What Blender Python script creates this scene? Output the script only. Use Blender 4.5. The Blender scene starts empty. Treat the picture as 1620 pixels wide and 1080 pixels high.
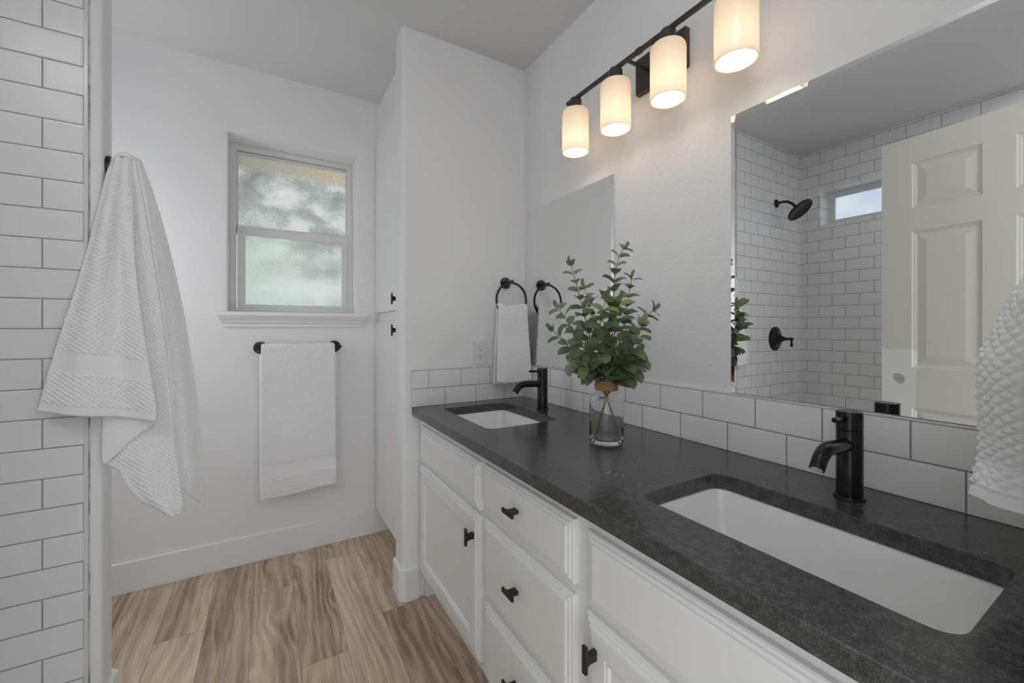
import bpy, bmesh, math, random
from mathutils import Vector, Matrix, noise
from math import sin, cos, pi, radians, sqrt

# ------------------------------------------------------------------ camera, world, exposure
SC = bpy.context.scene
COL = SC.collection
FPX, HOR, YAW = 655.0, 519.0, radians(30.6)      # focal length (px at 1620 wide), horizon row, yaw
CAMZ = 1.175
cam_data = bpy.data.cameras.new('camera')
cam_data.sensor_width = 36.0
cam_data.lens = FPX / 1620.0 * 36.0
cam_data.shift_y = -(540.0 - HOR) / 1620.0
cam_data.clip_start = 0.01
cam = bpy.data.objects.new('camera', cam_data)
cam.location = (0, 0, CAMZ)
cam.rotation_euler = (radians(90), 0, -YAW)
COL.objects.link(cam)
SC.camera = cam

WORLD_STRENGTH = 2.75
world = bpy.data.worlds.new('world')
world.use_nodes = True
world.node_tree.nodes['Background'].inputs[0].default_value = (0.93, 0.97, 1.0, 1)
world.node_tree.nodes['Background'].inputs[1].default_value = WORLD_STRENGTH
SC.world = world
SC.view_settings.view_transform = 'Standard'
SC.view_settings.look = 'None'
SC.view_settings.gamma = 1
SC.view_settings.use_curve_mapping = False
SC.view_settings.exposure = -0.70
try:
    SC.cycles.use_denoising = True
    SC.cycles.max_bounces = 14
    SC.cycles.diffuse_bounces = 6
    SC.cycles.glossy_bounces = 5
    SC.cycles.transmission_bounces = 14
    SC.cycles.sample_clamp_indirect = 6.0
except Exception:
    pass

CEIL = 2.475
# daylight from the hall comes in through the open doorway behind the camera
pl = bpy.data.lights.new('doorway_portal', 'AREA')
pl.shape = 'RECTANGLE'; pl.size = 0.75; pl.size_y = 2.03
pl.cycles.is_portal = True
po = bpy.data.objects.new('doorway_portal', pl)
po.location = (0.122, -0.07, 1.02); po.rotation_euler = (radians(90), 0, 0)
COL.objects.link(po)

BULB_W = 0.38
FILL_W = 15.0  # strength of the added fill globe by the doorway
WIN_E = 1.0

# ------------------------------------------------------------------ helpers
ORG = {}

def new_bm():
    return bmesh.new()

def obj(name, bm, mat, parent=None, origin=None, smooth=False, bevel=None, label=None, recalc=True, angle=40):
    if recalc:
        bmesh.ops.recalc_face_normals(bm, faces=bm.faces)
    org = Vector(ORG[parent.name]) if (parent is not None and origin is None) else Vector(origin if origin else (0, 0, 0))
    bmesh.ops.translate(bm, verts=bm.verts, vec=-org)
    me = bpy.data.meshes.new(name)
    bm.to_mesh(me); bm.free()
    o = bpy.data.objects.new(name, me)
    COL.objects.link(o)
    for m in (mat if isinstance(mat, (list, tuple)) else [mat]):
        me.materials.append(m)
    if parent is not None:
        o.parent = parent
        o.location = org - Vector(ORG[parent.name])
    else:
        o.location = org
    ORG[o.name] = tuple(org)
    if smooth:
        for p in me.polygons: p.use_smooth = True
        try:
            me.set_sharp_from_angle(angle=radians(angle))
        except Exception:
            pass
    if bevel:
        b = o.modifiers.new('bevel', 'BEVEL')
        b.width = bevel; b.segments = 3; b.limit_method = 'ANGLE'; b.angle_limit = radians(35)
        b.harden_normals = False
    if label: o['label'] = label
    return o

def thing(name, label, cat, loc, group=None):
    o = bpy.data.objects.new(name, None)
    o.empty_display_size = 0.05
    o.location = loc
    COL.objects.link(o)
    ORG[o.name] = tuple(loc)
    return tag(o, label, cat, group)

def tag(o, label, cat, group=None):
    o['label'] = label; o['category'] = cat
    if group: o['group'] = group
    return o

def struct(o, label=None, cat=None):
    o['kind'] = 'structure'
    if label: o['label'] = label
    if cat: o['category'] = cat
    return o

def box(bm, x0, x1, y0, y1, z0, z1):
    vs = [bm.verts.new((x, y, z)) for x in (x0, x1) for y in (y0, y1) for z in (z0, z1)]
    for f in ((0, 1, 3, 2), (4, 6, 7, 5), (0, 4, 5, 1), (2, 3, 7, 6), (0, 2, 6, 4), (1, 5, 7, 3)):
        bm.faces.new([vs[i] for i in f])
    return vs

def prism(bm, pts, z0, z1, axis='z'):
    def P(a, b, c):
        return {'z': (a, b, c), 'y': (a, c, b), 'x': (c, a, b)}[axis]
    lo = [bm.verts.new(P(a, b, z0)) for a, b in pts]
    hi = [bm.verts.new(P(a, b, z1)) for a, b in pts]
    n = len(pts)
    bm.faces.new(lo); bm.faces.new(hi)
    for i in range(n):
        bm.faces.new((lo[i], lo[(i + 1) % n], hi[(i + 1) % n], hi[i]))

def frame_of(d):
    d = Vector(d).normalized()
    up = Vector((0, 0, 1)) if abs(d.z) < 0.95 else Vector((1, 0, 0))
    a = d.cross(up).normalized()
    return a, a.cross(d).normalized()

def tube(bm, pts, r, seg=16, caps=True, closed=False):
    pts = [Vector(p) for p in pts]
    n = len(pts)
    rs = r if isinstance(r, (list, tuple)) else [r] * n
    a = None
    rings = []
    for i, p in enumerate(pts):
        if closed:
            d = pts[(i + 1) % n] - pts[i - 1]
        else:
            d = pts[min(i + 1, n - 1)] - pts[max(i - 1, 0)]
        d.normalize()
        if a is None:
            a, b = frame_of(d)
        else:
            a = (a - d * a.dot(d)).normalized()
            b = a.cross(d).normalized()
        rings.append([bm.verts.new(p + (a * cos(2 * pi * k / seg) + b * sin(2 * pi * k / seg)) * rs[i]) for k in range(seg)])
    m = n if closed else n - 1
    for i in range(m):
        A, B = rings[i], rings[(i + 1) % n]
        for k in range(seg):
            bm.faces.new((A[k], A[(k + 1) % seg], B[(k + 1) % seg], B[k]))
    if caps and not closed:
        bm.faces.new(rings[0]); bm.faces.new(rings[-1])

def lathe(bm, prof, c=(0, 0, 0), axis=(0, 0, 1), seg=40, cap=True):
    axis = Vector(axis).normalized()
    a, b = frame_of(axis)
    c = Vector(c)
    rings = []
    for r, h in prof:
        if r < 1e-6:
            rings.append([bm.verts.new(c + axis * h)])
        else:
            rings.append([bm.verts.new(c + axis * h + (a * cos(2 * pi * k / seg) + b * sin(2 * pi * k / seg)) * r) for k in range(seg)])
    for A, B in zip(rings[:-1], rings[1:]):
        if len(A) == 1 and len(B) == 1: continue
        for k in range(seg):
            if len(A) == 1: bm.faces.new((A[0], B[(k + 1) % seg], B[k]))
            elif len(B) == 1: bm.faces.new((A[k], A[(k + 1) % seg], B[0]))
            else: bm.faces.new((A[k], A[(k + 1) % seg], B[(k + 1) % seg], B[k]))
    if cap:
        if len(rings[0]) > 1: bm.faces.new(rings[0])
        if len(rings[-1]) > 1: bm.faces.new(rings[-1])

def rrect(cx, cy, hx, hy, r, n=6):
    out = []
    for sx, sy, a0 in ((1, 1, 0), (-1, 1, 90), (-1, -1, 180), (1, -1, 270)):
        for k in range(n + 1):
            a = radians(a0 + 90.0 * k / n)
            out.append((cx + sx * (hx - r) + r * cos(a), cy + sy * (hy - r) + r * sin(a)))
    return out

def nested(bm, P, rects, back=None):
    """rects: list of (a0,a1,b0,b1,h) outer to inner; P maps (a,b,h) to a point; last is capped."""
    loops = []
    for a0, a1, b0, b1, h in rects:
        loops.append([bm.verts.new(P(a, b, h)) for a, b in ((a0, b0), (a1, b0), (a1, b1), (a0, b1))])
    for A, B in zip(loops[:-1], loops[1:]):
        for k in range(4):
            bm.faces.new((A[k], A[(k + 1) % 4], B[(k + 1) % 4], B[k]))
    bm.faces.new(loops[-1])
    if back is not None:
        bm.faces.new(loops[0])

def lerp(a, b, t): return a + (b - a) * t

def poly_at(pl, t):
    """point at arc fraction t of a polyline"""
    pl = [Vector(p) for p in pl]
    L = [0]
    for a, b in zip(pl[:-1], pl[1:]): L.append(L[-1] + (b - a).length)
    d = t * L[-1]
    for i in range(len(pl) - 1):
        if d <= L[i + 1] or i == len(pl) - 2:
            k = (d - L[i]) / max(1e-9, L[i + 1] - L[i])
            return pl[i].lerp(pl[i + 1], min(max(k, 0), 1))

FV = Vector((sin(YAW), cos(YAW), 0)); RV = Vector((cos(YAW), -sin(YAW), 0))
def ray(u, v):
    return FV + RV * ((u - 810) / FPX) + Vector((0, 0, (HOR - v) / FPX))
CP = Vector((0, 0, CAMZ))
def at_y(u, v, y):
    d = ray(u, v); return CP + d * (y / d.y)
def at_d(u, v, D):
    return CP + ray(u, v) * D

# ------------------------------------------------------------------ materials
class NT:
    def __init__(s, name):
        s.m = bpy.data.materials.new(name); s.m.use_nodes = True
        s.t = s.m.node_tree; s.n = s.t.nodes; s.l = s.t.links
        s.b = s.n['Principled BSDF']; s.out = s.n['Material Output']
        s._c = None
    def new(s, t, **kw):
        n = s.n.new(t)
        for k, v in kw.items():
            if k in n.inputs: s.set(n.inputs[k], v)
            else: setattr(n, k, v)
        return n
    def set(s, sock, v):
        if isinstance(v, bpy.types.NodeSocket): s.l.new(v, sock)
        elif v is not None: sock.default_value = v
    def co(s, kind='Object'):
        if s._c is None: s._c = s.n.new('ShaderNodeTexCoord')
        return s._c.outputs[kind]
    def M(s, op, a, b=0.0, c=None, clamp=False):
        n = s.n.new('ShaderNodeMath'); n.operation = op; n.use_clamp = clamp
        s.set(n.inputs[0], a); s.set(n.inputs[1], b)
        if c is not None: s.set(n.inputs[2], c)
        return n.outputs[0]
    def xyz(s, v):
        n = s.n.new('ShaderNodeSeparateXYZ'); s.l.new(v, n.inputs[0]); return n.outputs
    def vec(s, x, y, z=0.0):
        n = s.n.new('ShaderNodeCombineXYZ')
        for i, q in enumerate((x, y, z)): s.set(n.inputs[i], q)
        return n.outputs[0]
    def mix(s, f, a, b):
        n = s.n.new('ShaderNodeMix'); n.data_type = 'RGBA'
        s.set(n.inputs[0], f); s.set(n.inputs[6], a); s.set(n.inputs[7], b)
        return n.outputs[2]
    def noise(s, vec, scale, detail=2.0, rough=0.5, dist=0.0):
        n = s.n.new('ShaderNodeTexNoise')
        s.set(n.inputs['Vector'], vec); n.inputs['Scale'].default_value = scale
        n.inputs['Detail'].default_value = detail; n.inputs['Roughness'].default_value = rough
        n.inputs['Distortion'].default_value = dist
        return n.outputs['Fac']
    def ramp(s, f, stops):
        n = s.n.new('ShaderNodeValToRGB'); s.set(n.inputs[0], f)
        e = n.color_ramp.elements
        while len(e) < len(stops): e.new(0.5)
        for el, (p, c) in zip(e, stops):
            el.position = p; el.color = c if len(c) == 4 else (*c, 1)
        return n.outputs[0]
    def bump(s, h, strength=0.3, dist=0.01):
        n = s.n.new('ShaderNodeBump'); n.inputs['Strength'].default_value = strength
        n.inputs['Distance'].default_value = dist; s.set(n.inputs['Height'], h)
        s.l.new(n.outputs[0], s.b.inputs['Normal'])
        return n.outputs[0]
    def P(s, color=None, rough=None, **kw):
        if color is not None:
            s.set(s.b.inputs['Base Color'], color if isinstance(color, bpy.types.NodeSocket) else (*color, 1))
        if rough is not None: s.set(s.b.inputs['Roughness'], rough)
        for k, v in kw.items(): s.set(s.b.inputs[k.replace('_', ' ')], v)
        return s.m

def m_paint(name, col, rough=0.6, orange=0.0, scale=60):
    t = NT(name)
    c = t.mix(t.noise(t.co(), 3.0, 3), (*[x * 0.975 for x in col], 1), (*col, 1))
    t.P(c, rough)
    if orange:
        n1 = t.noise(t.co(), scale, 3, 0.55, 0.6)
        h = t.ramp(n1, [(0.42, (0, 0, 0)), (0.56, (1, 1, 1))])
        n2 = t.noise(t.co(), scale * 2.6, 2)
        t.bump(t.M('ADD', h, t.M('MULTIPLY', n2, 0.35)), orange, 0.0025)
    return t.m

def m_tile(name, axis, offs, w, h, grout=(0.28, 0.28, 0.285), tile=(0.80, 0.80, 0.805), g=0.0034, rough=0.30):
    """subway tile on object coordinates; axis 0: runs along x, 1: runs along -y; offs=(du,dv)"""
    t = NT(name)
    o = t.xyz(t.co())
    u = t.M('ADD', o[0], offs[0]) if axis == 0 else t.M('SUBTRACT', offs[0], o[1])
    if axis == 2: u = t.M('ADD', o[1], offs[0])
    v = t.M('ADD', o[2], offs[1])
    def brick(gs, smooth):
        b = t.new('ShaderNodeTexBrick')
        t.l.new(t.vec(u, v), b.inputs['Vector'])
        b.offset = 0.5; b.offset_frequency = 2; b.squash = 1.0
        b.inputs['Scale'].default_value = 1.0
        b.inputs['Mortar Size'].default_value = gs
        b.inputs['Mortar Smooth'].default_value = smooth
        b.inputs['Bias'].default_value = 0
        b.inputs['Brick Width'].default_value = w
        b.inputs['Row Height'].default_value = h
        b.inputs['Color1'].default_value = (*tile, 1)
        b.inputs['Color2'].default_value = (*[x * 0.97 for x in tile], 1)
        b.inputs['Mortar'].default_value = (*grout, 1)
        return b
    b1 = brick(g * 0.5, 0.15); b2 = brick(g * 2.2, 1.0)
    r = t.M('ADD', t.M('MULTIPLY', b1.outputs['Fac'], 0.6), rough)
    t.P(b1.outputs['Color'], r)
    wob = t.noise(t.co(), 14, 1)
    hgt = t.M('ADD', t.M('SUBTRACT', 1.0, b2.outputs['Fac']), t.M('MULTIPLY', wob, 0.12))
    t.bump(hgt, 0.35, 0.0015)
    return t.m

def m_simple(name, col, rough, metal=0.0, **kw):
    t = NT(name)
    c = t.mix(t.noise(t.co(), 25, 2), (*[x * 0.94 for x in col], 1), (*col, 1))
    t.P(c, rough, Metallic=metal, **kw)
    return t.m

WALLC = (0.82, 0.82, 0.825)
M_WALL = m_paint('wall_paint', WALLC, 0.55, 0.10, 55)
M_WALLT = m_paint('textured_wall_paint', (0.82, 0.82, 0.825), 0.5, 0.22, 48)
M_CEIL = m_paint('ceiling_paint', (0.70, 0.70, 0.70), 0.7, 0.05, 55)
M_TRIM = m_paint('trim_paint', (0.84, 0.84, 0.84), 0.32)
M_CAB = m_paint('cabinet_paint', (0.83, 0.83, 0.83), 0.30)
M_DOOR = None
M_TILE_STUB = m_tile('shower_end_tile', 0, (0.4375 + 16 * 0.16, 0.114), 0.16, 0.0805)
M_TILE_BACK = m_tile('shower_back_tile', 1, (1.468 + 16 * 0.16, 0.114), 0.16, 0.0805)
M_TILE_SPLASH = m_tile('backsplash_tile', 2, (-0.615 + 16 * 0.1535, -0.832), 0.1535, 0.079, tile=(0.87, 0.87, 0.87))  # tile lightened to make up for weak light on the mirror wall
M_TILE_SPLASH_END = m_tile('backsplash_end_tile', 0, (-0.614 + 16 * 0.1535, -0.832), 0.1535, 0.079)
M_EDGE = m_simple('tile_edge_trim', (0.70, 0.70, 0.70), 0.25)
M_BLACK = m_simple('matte_black_metal', (0.026, 0.025, 0.025), 0.24, 0.6)
M_HANDLE = m_simple('black_pull_metal', (0.018, 0.018, 0.019), 0.45, 0.2)
M_BRONZE = m_simple('dark_bronze_metal', (0.085, 0.075, 0.072), 0.42, 0.7)
M_PORC = m_simple('white_porcelain', (0.90, 0.90, 0.90), 0.08)
M_VINYL = m_simple('white_vinyl', (0.72, 0.72, 0.71), 0.35)
M_PLASTIC = m_simple('white_plastic', (0.76, 0.76, 0.755), 0.35)
M_SLOT = m_simple('dark_slot', (0.02, 0.02, 0.02), 0.6)
M_PAN = m_simple('shower_pan_acrylic', (0.75, 0.75, 0.75), 0.3)

def m_mirror():
    t = NT('mirror_silver'); return t.P((0.86, 0.87, 0.87), 0.0, Metallic=1.0)
M_MIRROR = m_mirror()

def m_counter():
    t = NT('dark_leathered_stone')
    co = t.co()
    fine = t.noise(co, 420, 3, 0.7)
    mid = t.noise(co, 60, 4, 0.65, 0.4)
    big = t.noise(co, 5, 3, 0.5)
    c = t.ramp(t.M('ADD', t.M('MULTIPLY', fine, 0.62), t.M('MULTIPLY', mid, 0.38)),
               [(0.34, (0.018, 0.018, 0.018)), (0.50, (0.050, 0.050, 0.049)), (0.70, (0.150, 0.147, 0.142))])
    vn = t.noise(co, 3.2, 5, 0.62, 1.6)
    vein = t.ramp(t.M('ABSOLUTE', t.M('SUBTRACT', vn, 0.5)), [(0.0, (1, 1, 1)), (0.007, (0, 0, 0))])
    patch = t.ramp(t.noise(co, 6.5, 2), [(0.54, (0, 0, 0)), (0.66, (1, 1, 1))])
    brk = t.ramp(t.noise(co, 90, 2), [(0.42, (0, 0, 0)), (0.62, (1, 1, 1))])
    f = t.M('MULTIPLY', t.M('MULTIPLY', vein, patch), brk)
    c = t.mix(t.M('MULTIPLY', f, 0.8), c, (0.34, 0.33, 0.32, 1))
    t.P(c, t.M('ADD', 0.15, t.M('MULTIPLY', mid, 0.12)), IOR=1.6)
    t.bump(t.M('ADD', t.M('MULTIPLY', mid, 0.4), t.M('MULTIPLY', fine, 0.6)), 0.06, 0.001)
    return t.m
M_COUNTER = m_counter()

def m_floor():
    t = NT('oak_vinyl_planks')
    o = t.xyz(t.co())
    W, L = 0.155, 1.22
    xs = t.M('DIVIDE', t.M('SUBTRACT', o[0], 0.101), W)
    n = t.M('FLOOR', xs)
    fx = t.M('SUBTRACT', xs, n)
    off = t.M('FRACT', t.M('ADD', t.M('MULTIPLY', n, 0.558), 60.315))
    ys = t.M('SUBTRACT', t.M('DIVIDE', o[1], L), off)
    r = t.M('FLOOR', ys)
    fy = t.M('SUBTRACT', ys, r)
    wn = t.new('ShaderNodeTexWhiteNoise', noise_dimensions='2D')
    t.l.new(t.vec(n, r), wn.inputs['Vector'])
    idv = wn.outputs['Value']; idc = t.xyz(wn.outputs['Color'])
    lx = t.M('ADD', o[0], t.M('MULTIPLY', idv, 37.0))
    ly = t.M('ADD', o[1], t.M('MULTIPLY', idc[1], 23.0))
    # knots: sparse points that bend the grain
    vo = t.new('ShaderNodeTexVoronoi', feature='F1')
    vo.inputs['Scale'].default_value = 1.0; vo.inputs['Randomness'].default_value = 0.85
    t.l.new(t.vec(t.M('MULTIPLY', lx, 5.2), t.M('MULTIPLY', ly, 2.4), 0.0), vo.inputs['Vector'])
    dk = vo.outputs['Distance']
    knot = t.M('POWER', 2.718, t.M('MULTIPLY', t.M('MULTIPLY', dk, dk), -22.0))
    warp = t.noise(t.vec(t.M('MULTIPLY', lx, 5.0), t.M('MULTIPLY', ly, 1.1), idc[2]), 1.0, 2, 0.45, 0.15)
    ph = t.M('ADD', t.M('MULTIPLY', lx, 26.0), t.M('ADD', t.M('MULTIPLY', warp, 6.0), t.M('MULTIPLY', knot, 4.2)))
    ring = t.M('SINE', t.M('MULTIPLY', ph, 6.283))
    ring2 = t.M('POWER', t.M('ADD', t.M('MULTIPLY', ring, 0.5), 0.5), 1.6)
    fine = t.noise(t.vec(t.M('ADD', t.M('MULTIPLY', lx, 360.0), t.M('MULTIPLY', warp, 14.0)), t.M('MULTIPLY', ly, 6.0), 0.0), 1.0, 4, 0.65, 0.2)
    broad = t.noise(t.vec(t.M('MULTIPLY', lx, 11.0), t.M('MULTIPLY', ly, 1.4), 3.0), 1.0, 3, 0.6)
    v = t.M('ADD', t.M('MULTIPLY', ring2, t.M('ADD', 0.10, t.M('MULTIPLY', knot, 0.30))), t.M('ADD', t.M('MULTIPLY', fine, 0.63), t.M('MULTIPLY', broad, 0.56)))
    v = t.M('SUBTRACT', v, t.M('MULTIPLY', t.M('POWER', knot, 2.0), 0.45))
    v = t.M('ADD', v, t.M('MULTIPLY', t.M('SUBTRACT', idv, 0.5), 0.14))
    c = t.ramp(v, [(0.36, (0.10, 0.064, 0.040)), (0.52, (0.31, 0.215, 0.135)), (0.66, (0.55, 0.405, 0.265)), (0.84, (0.74, 0.58, 0.40))])
    grey = t.mix(t.M('MULTIPLY', t.noise(t.vec(t.M('MULTIPLY', lx, 8.0), t.M('MULTIPLY', ly, 1.2), 9.0), 1.0, 2), 0.62), c, t.ramp(v, [(0.36, (0.15, 0.122, 0.10)), (0.82, (0.68, 0.60, 0.51))]))
    ex = t.M('MINIMUM', fx, t.M('SUBTRACT', 1.0, fx))
    ey = t.M('MULTIPLY', t.M('MINIMUM', fy, t.M('SUBTRACT', 1.0, fy)), L / W)
    seam = t.M('GREATER_THAN', 0.006, t.M('MINIMUM', ex, ey))
    c2 = t.mix(t.M('MULTIPLY', seam, 0.55), grey, (0.05, 0.035, 0.025, 1))
    t.P(c2, t.M('ADD', 0.36, t.M('MULTIPLY', fine, 0.18)))
    t.bump(t.M('SUBTRACT', t.M('MULTIPLY', fine, 0.5), seam), 0.18, 0.0008)
    return t.m
M_FLOOR = m_floor()

def m_towel(name, waffle_bump=0.0, cell=0.0098, band=None):
    t = NT(name)
    o = t.xyz(t.co())
    t.P((0.86, 0.86, 0.87), 0.9, Sheen_Weight=0.3, Sheen_Roughness=0.5)
    fuzz = t.noise(t.co(), 900, 2)
    h = t.M('MULTIPLY', fuzz, 0.25)
    if waffle_bump:
        k = pi / cell
        a = t.M('SINE', t.M('MULTIPLY', t.M('ADD', o[0], o[2]), k))
        b = t.M('SINE', t.M('MULTIPLY', t.M('SUBTRACT', o[0], o[2]), k))
        w = t.M('ADD', t.M('MULTIPLY', t.M('ABSOLUTE', a), 1.0), t.M('MULTIPLY', t.M('ABSOLUTE', b), 0.45))
        if band:
            mask = t.M('MULTIPLY', t.M('GREATER_THAN', o[2], band[0]), t.M('LESS_THAN', o[2], band[1]))
            w = t.M('MULTIPLY', w, t.M('SUBTRACT', 1.0, mask))
            ribs = t.M('MULTIPLY', t.M('SINE', t.M('MULTIPLY', o[2], 1900.0)), t.M('MULTIPLY', mask, 0.15))
            w = t.M('ADD', w, ribs)
        h = t.M('ADD', h, w)
    t.bump(h, 0.9 if waffle_bump else 0.35, 0.0022 if waffle_bump else 0.0012)
    return t.m
M_TOWEL = m_towel('white_terry')
M_TOWEL_BAR = m_towel('white_waffle_terry', 1.0, 0.0098, (0.437, 0.500))

def m_glass():
    t = NT('clear_glass'); return t.P((1.0, 1.0, 1.0), 0.0, Transmission_Weight=1.0, IOR=1.30)
M_GLASS = m_glass()

def m_leaf():
    t = NT('eucalyptus_leaf')
    g = t.new('ShaderNodeNewGeometry')
    rnd = g.outputs['Random Per Island']
    c = t.ramp(rnd, [(0.0, (0.035, 0.110, 0.070)), (0.35, (0.090, 0.180, 0.080)), (0.7, (0.215, 0.265, 0.085)), (1.0, (0.32, 0.38, 0.18))])
    n = t.noise(t.co(), 60, 3)
    c = t.mix(t.M('MULTIPLY', n, 0.5), c, (0.14, 0.17, 0.08, 1))
    c = t.mix(t.M('MULTIPLY', g.outputs['Backfacing'], 0.6), c, (0.17, 0.21, 0.13, 1))
    t.P(c, 0.42)
    return t.m
M_LEAF = m_leaf()
M_STEM = m_simple('plant_stem', (0.20, 0.19, 0.07), 0.6)

def m_twine():
    t = NT('jute_twine')
    o = t.xyz(t.co())
    s = t.M('SINE', t.M('MULTIPLY', o[2], 1700.0))
    n = t.noise(t.co(), 350, 3)
    c = t.mix(n, (0.36, 0.19, 0.085, 1), (0.62, 0.38, 0.20, 1))
    t.P(c, 0.85); t.bump(t.M('ADD', s, n), 0.8, 0.001)
    return t.m
M_TWINE = m_twine()

def m_shade():
    t = NT('opal_glass_shade')
    tr = t.new('ShaderNodeBsdfTranslucent'); tr.inputs[0].default_value = (0.93, 0.86, 0.76, 1)
    df = t.new('ShaderNodeBsdfDiffuse'); df.inputs[0].default_value = (0.88, 0.86, 0.83, 1)
    gl = t.new('ShaderNodeBsdfGlossy'); gl.inputs['Roughness'].default_value = 0.25
    a = t.new('ShaderNodeMixShader'); a.inputs[0].default_value = 0.45
    t.l.new(tr.outputs[0], a.inputs[1]); t.l.new(df.outputs[0], a.inputs[2])
    b = t.new('ShaderNodeMixShader'); b.inputs[0].default_value = 0.04
    t.l.new(a.outputs[0], b.inputs[1]); t.l.new(gl.outputs[0], b.inputs[2])
    t.l.new(b.outputs[0], t.out.inputs[0])
    return t.m
M_SHADE = m_shade()

def m_emit(name, col, s):
    t = NT(name)
    t.P((0.8, 0.8, 0.8), 0.4, Emission_Color=(*col, 1), Emission_Strength=s)
    return t.m

def m_pane_main():
    """frosted pane, lit by the garden behind it: blurred eaves, foliage and sky (object z runs up the opening)"""
    t = NT('frosted_garden_pane')
    o = t.xyz(t.co())
    n1 = t.noise(t.vec(t.M('MULTIPLY', o[0], 1.0), t.M('MULTIPLY', o[2], 1.3), 4.2), 6.5, 4, 0.5, 0.15)
    cloud = t.ramp(n1, [(0.34, (0.17, 0.20, 0.185)), (0.50, (0.38, 0.42, 0.40)), (0.66, (0.80, 0.84, 0.82))])
    teal = t.ramp(t.noise(t.vec(o[0], o[2], 1.0), 3.0, 2), [(0.4, (0.55, 0.80, 0.78)), (0.62, (0.62, 0.76, 0.62))])
    left = t.M('SUBTRACT', 1.0, t.M('MULTIPLY', t.M('ADD', o[0], 0.13), 2.3), clamp=True)
    low = t.M('MULTIPLY', t.M('SUBTRACT', 1.86, o[2]), 4.0, clamp=True)
    c = t.mix(t.M('MULTIPLY', t.M('MULTIPLY', left, low), 0.85), cloud, teal)
    bright = t.M('MULTIPLY', t.M('SUBTRACT', 1.66, o[2]), 3.0, clamp=True)
    c = t.mix(t.M('MULTIPLY', bright, 0.55), c, (0.78, 0.88, 0.84, 1))
    edge = t.M('ADD', o[2], t.M('ADD', t.M('MULTIPLY', o[0], 0.03), t.M('MULTIPLY', t.noise(t.co(), 12, 2), 0.02)))
    sof = t.M('MULTIPLY', t.M('SUBTRACT', edge, 2.018), 28.0, clamp=True)
    sc = t.mix(t.M('MULTIPLY', t.M('ADD', o[0], 0.13), 2.0, clamp=True), (0.30, 0.31, 0.23, 1), (0.56, 0.47, 0.32, 1))
    c = t.mix(sof, c, sc)
    grain = t.noise(t.co(), 190, 2, 0.6)
    g = t.ramp(grain, [(0.3, (0.66, 0.66, 0.66)), (0.7, (1.30, 1.30, 1.30))])
    mx = t.new('ShaderNodeVectorMath', operation='MULTIPLY')
    t.l.new(c, mx.inputs[0]); t.l.new(g, mx.inputs[1])
    t.P((0.3, 0.32, 0.31), 0.35, Emission_Color=mx.outputs[0], Emission_Strength=WIN_E)
    t.bump(grain, 0.3, 0.001)
    return t.m
M_PANE = m_pane_main()

def m_pane_sky():
    t = NT('frosted_sky_pane')
    n = t.noise(t.co(), 7, 3)
    c = t.ramp(n, [(0.35, (0.62, 0.74, 0.95)), (0.65, (0.85, 0.92, 1.0))])
    t.P((0.4, 0.4, 0.4), 0.4, Emission_Color=c, Emission_Strength=1.25)
    return t.m
M_PANE_SKY = m_pane_sky()

def m_door():
    """cream door paint, with a patch of fresh white paint around the empty latch bore"""
    t = NT('door_paint')
    o = t.xyz(t.co())
    nz = t.noise(t.vec(t.M('MULTIPLY', o[1], 40.0), t.M('MULTIPLY', o[2], 5.0), 0.0), 1.0, 3)
    top = t.M('LESS_THAN', t.M('ADD', o[2], t.M('MULTIPLY', nz, 0.06)), 1.085)
    side = t.M('GREATER_THAN', t.M('ADD', o[1], t.M('MULTIPLY', nz, 0.006)), 0.638)
    f = t.M('MULTIPLY', t.M('MULTIPLY', top, side), 0.85)
    c = t.mix(f, (0.74, 0.72, 0.66, 1), (0.88, 0.90, 0.88, 1))
    t.P(c, 0.38)
    gr = t.noise(t.vec(t.M('MULTIPLY', o[1], 160.0), t.M('MULTIPLY', o[2], 14.0), 0.0), 1.0, 3)
    t.bump(gr, 0.12, 0.0008)
    return t.m
M_DOOR = m_door()

# ------------------------------------------------------------------ room shell
XW = 1.12            # mirror wall
YP = 1.77            # divider wall (behind far sink)
YB = 2.46            # window wall
XS = -1.26           # shower back wall
XA = -1.30           # alcove side wall
YN = 0.05            # wall with the entrance
YS = 1.60            # tiled face of the shower end wall

bm = new_bm(); box(bm, XA - 0.15, XW + 0.12, -0.9, YB + 0.2, -0.1, 0)
struct(obj('floor', bm, M_FLOOR), 'floor of oak-look planks running towards the window wall', 'floor')
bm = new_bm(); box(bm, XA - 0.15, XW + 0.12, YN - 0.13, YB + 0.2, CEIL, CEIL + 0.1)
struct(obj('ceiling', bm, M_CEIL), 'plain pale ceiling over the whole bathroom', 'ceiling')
bm = new_bm(); box(bm, XW, XW + 0.12, YN - 0.13, YB + 0.2, 0, CEIL)
struct(obj('wall_right', bm, M_WALLT), 'textured white wall carrying both mirrors and the light bar', 'wall')

# divider wall with rounded free end
bm = new_bm()
r = 0.016
pts = [(XW, YP), (XW, 1.89)]
for k in range(7):
    a = radians(90 + 90 * k / 6); pts.append((0.50 + r + r * cos(a), 1.89 - r + r * sin(a)))
for k in range(7):
    a = radians(180 + 90 * k / 6); pts.append((0.50 + r + r * cos(a), YP + r + r * sin(a)))
prism(bm, pts, 0, CEIL)
struct(obj('wall_divider', bm, M_WALL, smooth=True), 'short white wall with rounded end beside the far sink', 'wall')

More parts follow.
